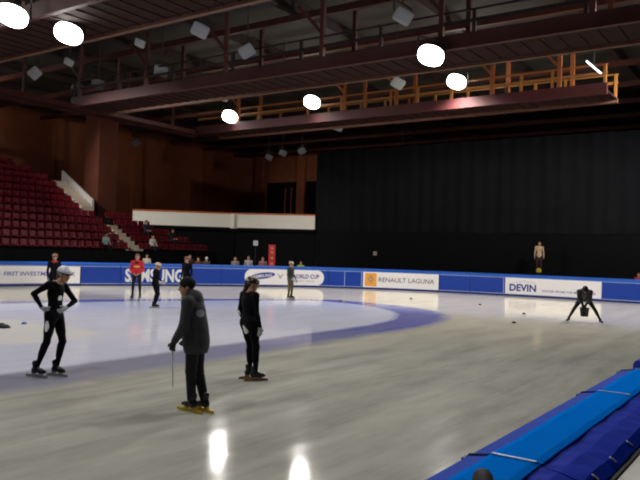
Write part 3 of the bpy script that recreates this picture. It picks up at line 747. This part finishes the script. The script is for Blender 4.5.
def body_prims(J, o):
    """o: shape options"""
    g = o.get('girth', 1.0); lm = o.get('leg', SUIT); am = o.get('arm', SUIT); tm = SUIT; hm = o.get('hands', SKIN)
    P, W, C, N, Hd = (J[k] for k in 'PWCNH')
    sx = unit(J['SR'] - J['SL']); upv = unit(N - P); fy = unit(np.cross(upv, sx)); sx = np.cross(fy, upv)
    Rt = np.stack([sx, fy, upv], 1)
    hx = unit(J['BR'] - J['BL']); hup = unit(W - P); hy = unit(np.cross(hup, hx)); hx = np.cross(hy, hup); Rp = np.stack([hx, hy, hup], 1)
    q = [ell(P, (.155 * g, .105 * g, .125), Rp, tm, .04), ell(W, (.132 * g, .095 * g, .14), Rt, tm, .05), ell(C, (.158 * g, .108 * g, .185), Rt, tm, .05),
         ell(C + upv * .06 + fy * .035, (.12 * g, .075 * g, .1), Rt, tm, .04), cap(N - upv * .02, Hd - upv * .06, .054, .05, SKIN if not o.get('hoodneck') else tm, .02)]
    for n in 'LR':
        s = -1 if n == 'L' else 1
        S, E, X, B, K, A, T = (J[k + n] for k in 'SEXBKAT')
        q += [cap(N - upv * .035 + sx * s * .03, S, .05, .054 * g, tm, .03), cap(S, S + (E - S) * .35, .056 * g, .050 * g, am, .025), cap(S, E, .050 * g, .040 * g, am, .02),
              cap(E, E + (X - E) * .35, .040 * g, .040 * g, am, .015), cap(E + (X - E) * .3, X, .040 * g, .027, am, .012)]
        q += hand(J, s, n, hm, J.get('curl' + n, .45), o.get('glove_size', 1.0))
        q += [ell(B + V(0, 0, .015) - hy * .035 - hx * s * .005, (.085 * g, .07 * g, .10), Rp, lm, .05), cap(B, K, .083 * g, .056, lm, .03), cap(B + (K - B) * .1, B + (K - B) * .6, .082 * g, .068 * g, lm, .03)]
        kd = unit(A - K); back = -unit(np.cross(unit(hx), -kd)) if True else hy
        if back @ hy > 0: back = -back
        q += [cap(K, A, .054, .036, lm, .02), cap(K + kd * .07 + back * .018, K + kd * .22 + back * .012, .05 * g, .042 * g, lm, .03)]
        if o.get('shoes'):
            q += [cap(A + V(0, 0, -.035), T, .042, .034, EXTRA, .02), cap(A, A - V(0, 0, .04), .04, .042, EXTRA, .02)]
        else: q += [cap(A + (K - A) * .02, A + V(0, 0, -.03), .034, .034, SKIN if o.get('bare_ankle') else lm, .01)]
    # head
    R = J['head']; at = lambda x, y, z: Hd + R @ V(x, y, z)
    q += [ell(at(0, -.008, .025), (.076, .094, .093), R, SKIN, .02), ell(at(0, .028, -.04), (.058, .064, .078), R, SKIN, .03), cap(at(0, .06, -.095), at(0, .05, -.085), .024, .03, SKIN, .02),
          cap(at(0, .09, .012), at(0, .106, -.026), .009, .0135, SKIN, .012), cap(at(-.035, .082, .03), at(.035, .082, .03), .012, .012, SKIN, .012)]
    for s in (-1, 1):
        q += [ell(at(s * .076, -.008, -.005), (.011, .024, .032), R, SKIN, .008), ell(at(s * .031, .083, .012), (.0145, .011, .0085), R, EYE, .003)]
    q += [ell(at(0, .088, -.056), (.024, .009, .0075), R, LIP, .004)]
    return q, (Rt, Rp)
def scalep(J, s):
    for k in J:
        if isinstance(J[k], np.ndarray) and J[k].shape == (3,) and k[0] not in 'DM': J[k] = J[k] * s
    return J
m_skin = mat('skin', srgb(196, 146, 118), .5); m_eye = mat('eyes dark', srgb(30, 24, 22), .3); m_lip = mat('lips', srgb(160, 96, 88), .5)
m_suit = mat('skating suit black', srgb(9, 9, 17), .75, noise=.15, nscale=9, spec=.1)
m_gw = mat('glove pale grey', srgb(176, 176, 182), .7); m_gb = mat('glove black', srgb(18, 18, 20), .7)
m_refl = mat('suit patch bright white', srgb(250, 252, 255), .3, emit=(.8, .9, 1, 1), estr=0)
m_hb = mat('hair dark brown', srgb(38, 26, 20), .6); m_boot = mat('boot black', srgb(20, 20, 24), .35)
def person(name_label, loc, rz, J, opts, h, suit=m_suit, glove=None, hair=m_hb, extra=m_boot, marks=(), group=None, mats=None):
    root = empty('person', loc, rz, name_label, 'person', group)
    q, fr = body_prims(J, opts)
    mm = mats or [suit, m_skin, glove or m_gb, m_eye, m_lip, hair, extra, m_refl]
    body = to_object('body', q, h, mm, root, marks)
    return root, fr
def hair_piece(root, J, h, m, long=0.0, name='hair'):
    R = J['head']; at = lambda x, y, z: J['H'] + R @ V(x, y, z)
    q = [ell(at(0, -.014, .034), (.085, .1, .096), R, 0, .02), ell(at(0, .062, -.045), (.075, .07, .085), R, 0, .01, True)]
    q.append(ell(at(0, .1, .0), (.06, .05, .045), R, 0, .01, True))
    if long: q.append(cap(at(0, -.08, .0), at(0, -.1, -.06 - long), .045, .03, 0, .03))
    return to_object(name, q, h, [m], root)
def helmet(root, J, h, mats, label=None):
    R = J['head']; at = lambda x, y, z: J['H'] + R @ V(x, y, z)
    q = [ell(at(0, -.008, .045), (.097, .118, .088), R, 0, .02), ell(at(0, .015, -.075), (.14, .19, .10), R, 0, .01, True)]
    for x in (-.055, 0, .055):     # vents: dark grooves along the shell
        q.append(dict(cap(at(x, -.1, .115 - abs(x) * .5), at(x, .09, .125 - abs(x) * .5), .011, .011, 0, .004), sub=True))
    o = to_object('helmet', q, h, [mats[0]], root)
    st = [cap(at(s * .082, .0, .02), at(s * .05, .045, -.105), .006, .006, 0, .004) for s in (-1, 1)]
    to_object('chin_strap', st, h * .7, [mats[1]], o)
    q = MB(); N_ = 26; vs = []
    for k in range(N_):            # dark rim band round the shell
        t = 2 * math.pi * k / N_
        for z, e in ((.012, 1.0), (.034, 1.035)): vs.append(tuple(at(.099 * e * math.cos(t), -.008 + .12 * e * math.sin(t), z + .004)))
    q.add(vs, [(2 * k, 2 * ((k + 1) % N_), 2 * ((k + 1) % N_) + 1, 2 * k + 1) for k in range(N_)])
    band = q.build('rim_band', mats[2], o, True); sm = band.modifiers.new('thickness', 'SOLIDIFY'); sm.thickness = .006
    return o
m_blade = mat('blade steel', srgb(150, 150, 152), .3, metal=.7)
def skate(root, A, yaw_, m_boot_, m_frame, h=.009, pitch=0.0, s=1.0, blade_len=.42):
    """boot with a long blade; A = ankle joint in the person's frame"""
    R = rotm(yaw_, pitch); at = lambda x, y, z: np.array(A) + R @ (V(x, y, z) * s)
    q = [cap(at(0, -.035, .055), at(0, -.012, -.01), .048 * s, .05 * s, 0, .03), ell(at(0, -.045, -.055), (.04 * s, .05 * s, .045 * s), R, 0, .03), cap(at(0, -.03, -.05), at(0, .07, -.06), .046 * s, .042 * s, 0, .03),
         cap(at(0, .07, -.062), at(.004, .145, -.070), .041 * s, .03 * s, 0, .02)]
    b = to_object('skate', q, h, [m_boot_], root)
    M4 = Matrix.Identity(4)
    for i in range(3):
        for j in range(3): M4[i][j] = R[i][j] * s
        M4[i][3] = A[i]
    zb = -.165
    q = MB().box((-.009, -.19, zb + .026), (.009, -.19 + blade_len - .02, zb + .046), M=M4)
    for y in (-.055, .085): q.box((-.016, y - .035, zb + .045), (.016, y + .035, -.085), M=M4)
    q.build('blade_frame', m_frame, b)
    q = MB().box((-.003, -.2, zb), (.003, -.2 + blade_len, zb + .028), M=M4); q.build('blade', m_frame if m_frame is not m_boot else m_blade, b)
    return b
Z0S = .085      # extra height from the skate under the foot
def skated(J):
    for n in 'LR': J['A' + n] = J['A' + n] + V(0, 0, .0)
    return J

# --- skater with hands on hips, left in the picture
s = 1.0
J = base(.075)
for k, y in (('P', .045), ('W', .05), ('C', .055), ('N', .09), ('H', .175)): J[k][1] += y
J['H'][2] -= .035; J['N'][2] -= .01
for n in 'LR': J['S' + n][1] += .06; J['B' + n][1] += .045; J['S' + n][2] += .01
J['KR'] = V(.10, -.01, .565); J['AR'] = V(.10, -.17, .168); J['KL'] = V(-.10, .14, .565); J['AL'] = V(-.10, .05, .168)
J['ER'] = V(.29, -.14, 1.335); J['XR'] = V(.20, -.05, 1.115); J['DR'] = V(-.55, .45, -.45); J['MR'] = V(-1, .2, 0)
J['EL'] = V(-.31, .20, 1.20); J['XL'] = V(-.10, .18, 1.10); J['DL'] = V(.9, -.1, -.35); J['ML'] = V(.1, -1, 0)
J['head'] = rotm(-.1, -.28); J['curlL'] = .3; J['curlR'] = .35
sc_ = .985; J = scalep(J, sc_)
rzA = heading(.97, -.24)
marks = [(V(.10, .168, 1.25), V(.2, .03, .06), rotm(0, -.3, 0), 7), (V(.16, .03, .81), V(.09, .035, .085), rotm(0, -.1, 0), 7)]
rootA, fr = person('black suited skater with pale helmet and both hands on hips', (-9.72, 6.62, 0), rzA, J,
                   dict(hands=GLOVE, glove_size=1.12, bare_ankle=True), .0095, glove=m_gw, marks=marks)
helmet(rootA, J, .009, [mat('helmet white shell', srgb(226, 226, 232), .35, noise=.05), m_blk, mat('helmet band dark', srgb(40, 38, 42), .4)])
hair_piece(rootA, J, .009, mat('hair brown', srgb(84, 56, 40), .6), .06)
gl = mat('frame pale steel', srgb(170, 168, 165), .3, metal=.5)
skate(rootA, J['AL'], -.1, m_boot, gl, s=sc_); skate(rootA, J['AR'], -.05, m_boot, gl, s=sc_)

# --- man in the dark padded jacket
J = base(.075)
J['P'] += V(0, .02, 0); J['W'] += V(0, .04, 0); J['C'] += V(0, .07, 0); J['N'] += V(0, .10, -.01); J['H'] += V(0, .15, -.03)
for n in 'LR': J['S' + n] += V(0, .09, -.01); J['B' + n] += V(0, .02, 0)
J['KL'] = V(-.06, .05, .55); J['AL'] = V(-.035, .04, .168); J['KR'] = V(.07, .0, .55); J['AR'] = V(.05, -.10, .168)
J['EL'] = V(-.24, .09, 1.16); J['XL'] = V(-.20, .24, .93); J['DL'] = V(.1, .25, -.8); J['curlL'] = 1.0; J['ML'] = V(1, 0, 0)
J['ER'] = V(.22, .03, 1.16); J['XR'] = V(.19, .20, .95); J['DR'] = V(-.3, .5, -.6); J['curlR'] = .6
J['head'] = rotm(.45, -.12)
sc_ = .965; J = scalep(J, sc_)
rzB = heading(-.97, .22)
m_trk = mat('tracksuit black', srgb(15, 15, 18), .75, noise=.15)
rootB, fr = person('person in a dark padded hooded jacket gliding on yellow blades', (-6.40, 6.47, 0), rzB, J, dict(hands=GLOVE, glove_size=1.2), .0095, suit=m_trk, glove=m_gb)
def jacket(root, J, fr, m, h, hem=.80, puff=1.0, collar=True, hood=False, name='jacket', mark=None, mats=None, short=False, skirt=False):
    Rt, Rp = fr; upv = Rt[:, 2]; g = puff
    q = [ell(J['P'] + V(0, 0, hem - .80), (.18 * g, .14 * g, .17), Rp, 0, .06), ell(J['W'], (.17 * g, .13 * g, .17), Rt, 0, .06), ell(J['C'], (.19 * g, .138 * g, .20), Rt, 0, .06)]
    if skirt: q += [ell(J['P'] + V(0, -.01, -.08), (.185 * g, .158 * g, .30), None, 0, .08), ell(J['W'] * .6 + J['C'] * .4 + V(0, 0, -.05), (.18 * g, .145 * g, .26), Rt, 0, .08)]
    for n in 'LR':
        S, E, X = J['S' + n], J['E' + n], J['X' + n]
        q += [cap(J['N'] - upv * .05, S, .066 * g, .074 * g, 0, .04), cap(S, E, .073 * g, .062 * g, 0, .03), cap(E, X + (E - X) * .08, .062 * g, .046 * g, 0, .025)]
    if collar: q.append(cap(J['N'] - upv * .02, J['N'] + (J['H'] - J['N']) * .38, .078 * g, .070, 0, .03))
    if hood: q += [ell(J['N'] - Rt[:, 1] * .075 + upv * .0, (.10, .05, .065), Rt, 0, .04), ell(J['N'] - Rt[:, 1] * .04 + upv * .04, (.085, .055, .055), Rt, 0, .04)]
    q.append(dict(f=lambda p, z=J['P'][2] - .155 + hem - .80 - .0: p[..., 2] - z, lo=np.min([a['lo'] for a in q], 0), hi=np.max([a['hi'] for a in q], 0) * V(1, 1, 0) + V(0, 0, J['P'][2] - .15), k=.01, m=0, sub=True)) if not short else None
    return to_object(name, q, h, mats or [m], root, [mark] if mark is not None else ())
m_jk = mat('jacket charcoal', srgb(54, 53, 56), .75, noise=.3, nscale=12)
m_jl = mat('jacket pale print', srgb(150, 150, 156), .7)
# the sleeve print and a hem line
jk = jacket(rootB, J, fr, m_jk, .0105, hem=.74, puff=1.0, hood=True, skirt=True, mats=[m_jk, m_jl], mark=(J['C'] + V(-.10, -.15, -.03), V(.08, .07, .05), np.eye(3), 1))
q = [ell(J['H'] + J['head'] @ V(0, -.012, .04), (.09, .106, .092), J['head'], 0, .02), ell(J['H'] + J['head'] @ V(0, .075, -.05), (.085, .07, .085), J['head'], 0, .01, True)]
to_object('beanie', q, .009, [mat('beanie black knit', srgb(15, 15, 17), .9)], rootB)
tr = []
for n in 'LR': tr += [cap(J['B' + n], J['K' + n], .096, .07, 0, .03), cap(J['K' + n], J['A' + n] + V(0, 0, .02), .07, .056, 0, .02)]
to_object('trousers', tr, .0105, [m_trk], rootB)
m_yel = mat('blade frame yellow', srgb(214, 186, 50), .4)
skate(rootB, J['AL'], -.42, m_boot, m_yel, s=1.0, blade_len=.46); skate(rootB, J['AR'], -.45, m_boot, m_yel, s=1.0, blade_len=.46)
# thin pale stick held in the left hand
hx = Matrix.Rotation(rzB, 4, 'Z') @ Vector(J['XL'] + unit(J['DL']) * .10 + V(.02, 0, 0)) + Vector((-6.40, 6.47, 0))
q = MB().tube((0, 0, .05), (-.02, .04, -hx.z + .32), .009, 8, 0, .007); q.tube((0, 0, .05), (0, 0, -.06), .013, 8, 0)
st = q.build('stick', mat('stick pale grey', srgb(225, 224, 216), .5)); st.location = hx; tag(st, 'thin pale stick hanging from the hand of the person in the dark jacket', 'stick')

# --- skater in the middle, arms hanging
J = base(.075)
for k in ('W', 'C', 'N', 'H'): J[k] += V(0, .0, 0)
J['H'] += V(0, .02, -.015)
J['EL'] = V(-.25, -.03, 1.16); J['XL'] = V(-.21, .14, .95); J['ER'] = V(.235, -.02, 1.17); J['XR'] = V(.225, .07, .93)
J['AL'] = V(-.10, -.06, .168); J['AR'] = V(.10, -.04, .168); J['KL'] += V(.0, .02, 0); J['KR'] += V(0, .0, 0)
J['AL'] += V(-.02, .06, 0)
for k in J:
    if k[0] in 'PWCNHSEXB' and k != 'head': J[k] = J[k] + V(-.074, -.081, 0)
    elif k[0] == 'K': J[k] = J[k] + V(-.037, -.04, 0)
J['DL'] = V(.05, .35, -1); J['DR'] = V(-.05, .15, -1); J['head'] = rotm(-.55, -.15)
sc_ = .925; J = scalep(J, sc_)
rzC = heading(.74, .67)
marks = [(V(-.085, -.155, .80), V(.04, .09, .08), rotm(0, 0, .1), 7), (V(-.29, -.13, 1.06), V(.03, .05, .045), np.eye(3), 7)]
rootC, fr = person('black suited skater with patterned helmet standing upright in profile', (-7.28, 8.66, 0), rzC, J, dict(hands=GLOVE, glove_size=1.0, bare_ankle=True, girth=1.02), .0095, glove=m_gw, marks=marks)
m_pat = bpy.data.materials.new('helmet patterned'); m_pat.use_nodes = True
nt = m_pat.node_tree; tcn = nt.nodes.new('ShaderNodeTexCoord'); vo = nt.nodes.new('ShaderNodeTexVoronoi'); vo.inputs['Scale'].default_value = 22
cr_ = nt.nodes.new('ShaderNodeValToRGB'); cr_.color_ramp.interpolation = 'CONSTANT'; cr_.color_ramp.elements[0].color = srgb(30, 28, 30); cr_.color_ramp.elements[1].position = .56; cr_.color_ramp.elements[1].color = srgb(190, 176, 150)
nt.links.new(tcn.outputs['Object'], vo.inputs['Vector']); nt.links.new(vo.outputs['Color'], cr_.inputs['Fac']); nt.links.new(cr_.outputs['Color'], nt.nodes['Principled BSDF'].inputs['Base Color'])
helmet(rootC, J, .009, [m_pat, m_blk, m_blk]); hair_piece(rootC, J, .009, m_hb, .10)
m_red2 = mat('blade frame copper', srgb(150, 120, 78), .4)
skate(rootC, J['AL'], -.35, m_boot, m_red2, s=sc_); skate(rootC, J['AR'], -.5, m_boot, m_red2, s=sc_)

# --- official in the red jacket
def simple_skates(root, J, m_frame, sc_=1.0, yl=0.2, yr=-.2, h=.014):
    skate(root, J['AL'], yl, m_boot, m_frame, h, s=sc_); skate(root, J['AR'], yr, m_boot, m_frame, h, s=sc_)
J = base(.075)
J['AL'] = V(-.15, 0, .168); J['AR'] = V(.15, 0, .168); J['KL'] += V(-.03, 0, 0); J['KR'] += V(.03, 0, 0)
J['EL'] = V(-.24, .0, 1.16); J['ER'] = V(.24, 0, 1.16); J['XL'] = V(-.10, .17, 1.02); J['XR'] = V(.10, .17, 1.02); J['DL'] = V(.6, .3, -.5); J['DR'] = V(-.6, .3, -.5)
J['head'] = rotm(0, -.1); J = scalep(J, .99)
rootD, fr = person('person in a red jacket and black trousers facing the rink by the far barrier', (-21.44, 18.27, 0), heading(.1, -1), J, dict(hands=SKIN), .013, suit=m_trk)
jr = jacket(rootD, J, fr, None, .013, hem=.86, puff=.88, mats=[mat('jacket red', srgb(200, 30, 44), .6, noise=.1), mat('jacket yellow stripe', srgb(220, 180, 90), .6)], mark=(J['C'] + V(0, .12, -.05), V(.17, .09, .035), np.eye(3), 1))
hair_piece(rootD, J, .013, mat('hair light brown', srgb(120, 84, 60), .6)); simple_skates(rootD, J, gl)

# --- slim skater standing on one leg behind the black jacket, in profile
J = base(.075)
J['H'] += V(0, .05, -.03); J['N'] += V(0, .05, 0); J['C'] += V(0, .03, 0)
for n in 'LR': J['S' + n] += V(0, .04, 0)
J['AL'] = V(-.03, .0, .168); J['KL'] = V(-.05, .10, .57); J['AR'] = V(.03, -.03, .168); J['KR'] = V(.05, .08, .57)
J['EL'] = V(-.22, .02, 1.15); J['XL'] = V(-.16, .24, 1.02); J['ER'] = V(.22, .0, 1.15); J['XR'] = V(.17, .24, 1.03); J['DL'] = V(.2, .8, -.3); J['DR'] = V(-.2, .8, -.3)
J['head'] = rotm(0, -.25); J = scalep(J, .86)
rootE, fr = person('slim skater in dark suit with tan cap and white gloves beside the red jacket person', (-18.17, 16.31, 0), heading(.97, -.2), J, dict(hands=GLOVE, glove_size=1.2, girth=.95), .012, glove=m_gw)
helmet(rootE, J, .011, [mat('helmet tan shell', srgb(196, 178, 150), .4), m_blk, m_blk]); simple_skates(rootE, J, gl, .86, 0, 0)

# --- dark skater behind the padded jacket
J = base(.075); J['AL'][2] = J['AR'][2] = .168; J['head'] = rotm(.3, -.1); J = scalep(J, .96)
rootF, fr = person('dark clothed skater half hidden behind the padded jacket, in front of the white letters', (-20.2, 19.72, 0), heading(-.4, -.9), J, dict(hands=GLOVE), .013, glove=m_gb)
helmet(rootF, J, .012, [mat('helmet brown shell', srgb(120, 92, 66), .5), m_blk, m_blk]); simple_skates(rootF, J, gl, .96)

# --- far skater before the rounded banner
J = base(.075); J['AL'] = V(-.05, .05, .168); J['AR'] = V(.06, -.05, .168); J['XR'] = V(.20, .28, .98); J['ER'] = V(.24, .02, 1.13); J['DR'] = V(0, .8, -.5); J['XL'] = V(-.18, .2, .95)
J['head'] = rotm(.1, -.1); J = scalep(J, .89)
rootG, fr = person('far skater in dark green suit standing before the rounded white banner', (-18.27, 23.98, 0), heading(.75, -.6), J, dict(hands=GLOVE, glove_size=1.2, leg=EXTRA, girth=.95), .013,
                   suit=mat('suit dark green', srgb(30, 44, 40), .6), glove=m_gw, extra=mat('suit olive', srgb(92, 84, 50), .6))
helmet(rootG, J, .012, [mat('helmet sand shell', srgb(200, 176, 140), .4), m_blk, m_blk]); simple_skates(rootG, J, gl, .89)

# --- skater hidden behind the hands-on-hips skater, only the head shows
J = base(.075); J['AL'][2] = J['AR'][2] = .168; J['head'] = rotm(-.3, -.1); J = scalep(J, .96)
rootI, fr = person('skater whose head with brown helmet shows above the hands-on-hips skater', (-22.05, 15.04, 0), heading(.6, -.8), J, dict(hands=GLOVE), .013, suit=m_suit, glove=m_gb, extra=mat('collar red', srgb(170, 30, 40), .6), marks=[(J['N'], V(.12, .14, .06), np.eye(3), 6)])
helmet(rootI, J, .012, [mat('helmet rust shell', srgb(150, 104, 84), .5), m_blk, m_blk]); simple_skates(rootI, J, gl, .96)

# --- person bending with legs wide apart and a bucket
J = base(.0)
J['AL'] = V(-.50, -.02, .11); J['AR'] = V(.48, .02, .11); J['TL'] = V(-.56, .12, .04); J['TR'] = V(.54, .14, .04)
J['KL'] = V(-.31, .04, .46); J['KR'] = V(.30, .06, .46); J['P'] = V(0, -.12, .80); J['BL'] = V(-.10, -.10, .78); J['BR'] = V(.10, -.10, .78)
J['W'] = V(0, .02, .90); J['C'] = V(.0, .18, 1.00); J['N'] = V(0, .32, 1.06); J['H'] = V(-.01, .46, 1.10)
J['SL'] = V(-.18, .28, 1.02); J['SR'] = V(.18, .28, 1.02)
J['EL'] = V(-.17, .30, .78); J['XL'] = V(-.04, .36, .60); J['ER'] = V(.17, .30, .78); J['XR'] = V(.05, .36, .60)
J['DL'] = V(.2, 0, -1); J['DR'] = V(-.2, 0, -1); J['curlL'] = J['curlR'] = 1.1; J['ML'] = V(0, -1, 0); J['MR'] = V(0, -1, 0)
J['head'] = rotm(0, -1.25)
Hloc = Vector((-6.13, 24.22, 0)); rzH = heading(-.36, -1)
rootH, fr = person('person in black bending over with legs wide apart before the water banner', Hloc, rzH, J, dict(hands=GLOVE, shoes=True, glove_size=1.05), .013, suit=m_trk, glove=m_gb)
jacket(rootH, J, fr, mat('jacket black sheen', srgb(24, 24, 30), .55), .014, puff=.95, short=True)
to_object('beanie', [ell(J['H'] + J['head'] @ V(0, -.008, .04), (.092, .112, .1), J['head'], 0, .02), ell(J['H'] + J['head'] @ V(0, .08, -.06), (.085, .07, .085), J['head'], 0, .01, True)], .013, [mat('beanie black knit', srgb(15, 15, 17), .9)], rootH)
bw = Matrix.Rotation(rzH, 4, 'Z') @ Vector((.0, .36, 0)) + Hloc
bk = empty('bucket', (bw.x, bw.y, .215), 0, 'black bucket hanging between the legs of the bending person', 'bucket')
MB().lathe([(0, 0), (.115, 0), (.15, .26), (.158, .262), (.158, .28), (.142, .28), (.108, .015), (0, .012)], n=24).build('pail', mat('bucket black', srgb(18, 18, 22), .45), bk, True)
q = MB(); pts = [(.155 * math.cos(t), 0, .25 + .10 * math.sin(t)) for t in np.linspace(0, math.pi, 11)]
for a, b in zip(pts, pts[1:]): q.tube(a, b, .006, 6)
q.build('handle', m_blade, bk)

# --- people behind the barrier and in the seats
def watcher(label, loc, rz, col, sc_=1.0, hairc=(40, 28, 22), sit=False, cap_col=None, trousers=(24, 24, 30), head=rotm(), grp='people watching from behind the barrier'):
    J = base(0)
    if sit:
        for n, s in (('L', -1), ('R', 1)):
            J['B' + n] = V(s * .09, 0, .52); J['K' + n] = V(s * .12, .42, .54); J['A' + n] = V(s * .12, .40, .10); J['T' + n] = V(s * .13, .55, .04)
            J['E' + n] = V(s * .25, .03, .76); J['X' + n] = V(s * .13, .25, .64); J['D' + n] = V(-s * .3, .8, -.1); J['M' + n] = V(0, 0, -1)
            J['S' + n][2] -= .40
        for k in 'PWCNH': J[k] = J[k] - V(0, 0, .39)
    J['head'] = head; J = scalep(J, sc_)
    root, fr = person(label, loc, rz, J, dict(hands=SKIN, shoes=True, leg=EXTRA), .017, suit=mat('shirt %d %d %d' % col, srgb(*col), .7), extra=mat('trousers %d %d %d' % trousers, srgb(*trousers), .8), group=grp)
    if cap_col: to_object('cap', [ell(J['H'] + J['head'] @ V(0, -.01, .05), (.09, .108, .085), J['head'], 0, .02), ell(J['H'] + J['head'] @ V(0, .1, .045), (.07, .09, .014), J['head'], 0, .02), ell(J['H'] + J['head'] @ V(0, .07, -.06), (.085, .075, .085), J['head'], 0, .01, True)], .015, [mat('cap %d %d %d' % cap_col, srgb(*cap_col), .7)], root)
    else: hair_piece(root, J, .015, mat('hair %d %d %d' % hairc, srgb(*hairc), .6))
    return root
ST = 'people sitting in the red seats'
fx = heading(.574 * 1, -.82)
def seat_z(i): return Z0 + RISE * i + .0
RZS = -math.pi / 2
watcher('person in a pale teal top sitting in the lowest red row left of the aisle', (X0 - .42 + .05, 27.4, seat_z(0)), RZS, (150, 176, 176), sit=True, grp=ST)
watcher('person in a white shirt sitting in the lowest red row right of the aisle', (X0 - .42 + .05, 31.1, seat_z(0)), RZS, (214, 208, 196), sit=True, grp=ST)
watcher('person in dark blue sitting higher up behind the white shirt person', (X0 - RUN * 2 - .42 + .05, 32.0, seat_z(2)), RZS, (36, 42, 62), sit=True, grp=ST)
watcher('person in black sitting in the second red row near its right end', (X0 - RUN - .42 + .05, 33.6, seat_z(1)), RZS, (22, 22, 26), sit=True, grp=ST)
watcher('person in a cream coat standing behind the barrier below the aisle steps', (-32.6, 28.5, -.09), -2.2, (206, 196, 178), .99)
watcher('dark haired person standing behind the barrier right of the white letters', (-30.5, 30.0, -.09), -2.2, (40, 34, 36), 1.02)
watcher('person in dark red standing behind the barrier beside a pale cap', (-30.1, 30.3, -.09), -2.3, (90, 40, 40), .93)
watcher('person in a pale cap standing behind the barrier below the last red seats', (-29.75, 30.65, -.09), -2.3, (60, 56, 58), .94, cap_col=(220, 216, 214))
watcher('person in grey leaning left of the pale square sign behind the barrier', (-28.3, 31.6, -.09), -2.5, (120, 112, 110), .99, head=rotm(.5, 0))
watcher('person in a light shirt standing below the pale square sign', (-27.55, 31.95, -.09), -2.5, (150, 146, 150), 1.04)
watcher('person in dull pink standing just left of the tall red banner stand', (-26.9, 32.5, -.09), -2.5, (130, 90, 90), 1.02)
watcher('person in a yellow green vest behind the rounded white banner', (-25.05, 33.85, -.09), -2.5, (150, 190, 60), .90)
watcher('person in red at the right picture edge behind the barrier', (-7.3, 39.5, -.09), -2.9, (150, 50, 40), .90, hairc=(110, 50, 40))
# person on the podium in front of the drape
MB().box((-13.3, 38.9, -.09), (-11.7, 40.2, 1.24)).build('podium', m_blackw)
tag(bpy.data.objects['podium'], 'black podium behind the barrier carrying the person in the tan top', 'podium')
watcher('person in a tan top standing high on the black podium above the water banner', (-12.55, 39.6, 1.24), -2.8, (196, 168, 130), 1.04, trousers=(60, 34, 32))
q = MB(); q.lathe([(0, 0), (.12, 0), (.15, .1), (.12, .22), (.04, .27), (0, .28)], n=16)
yb = q.build('bag', mat('bag yellow', srgb(190, 172, 50), .7, noise=.2), None, True); yb.location = (-12.4, 39.1, 1.24); tag(yb, 'yellow bag on the front of the black podium', 'bag')
# tall red banner stand, pale square sign, small pale notice
rb = empty('banner_stand', (-26.5, 32.85, -.09), -2.45, 'tall narrow red banner stand behind the barrier', 'banner stand')
MB().box((-.2, -.02, .06), (.2, .02, 2.48)).build('sheet', mat('banner stand red', srgb(176, 44, 40), .6, noise=.1), rb)
MB().box((-.25, -.15, 0), (.25, .15, .06)).build('foot', m_blk, rb)
q = MB()
for z in (.9, 1.25, 1.6, 1.95, 2.2): q.box((-.08, .021, z), (.08, .026, z + .16))
q.build('pale_print', mat('banner stand print', srgb(200, 120, 110), .6), rb)
sg = empty('sign', (-27.38, 32.35, -.09), -2.45, 'small pale square sign on a dark post behind the barrier', 'sign')
MB().box((-.14, -.015, 2.40), (.14, .015, 2.70)).build('board', mat('sign board pale', srgb(176, 174, 180), .6), sg); MB().tube((0, -.03, 0), (0, -.03, 2.6), .02).build('post', m_blk, sg); MB().box((-.2, -.15, 0), (.2, .2, .03)).build('foot', m_blk, sg)
nt_ = MB().box((-.13, -.012, -.13), (.13, .012, .13)).build('notice_sign', mat('notice pale', srgb(170, 150, 150), .6)); nt_.location = (-24.06, 40.887, 2.05); tag(nt_, 'small pale square notice on the black hoarding right of the rounded banner', 'notice')

# ------------------------------------------------------------------ world and colour management
w = bpy.data.worlds.new('world'); SC.world = w; w.use_nodes = True
w.node_tree.nodes['Background'].inputs[0].default_value = (.5, .52, .6, 1); w.node_tree.nodes['Background'].inputs[1].default_value = .004
SC.view_settings.view_transform = 'Standard'; SC.view_settings.look = 'None'; SC.view_settings.exposure = .22; SC.view_settings.gamma = 1
SC.view_settings.use_curve_mapping = False
SC.cycles.filter_width = 2.0
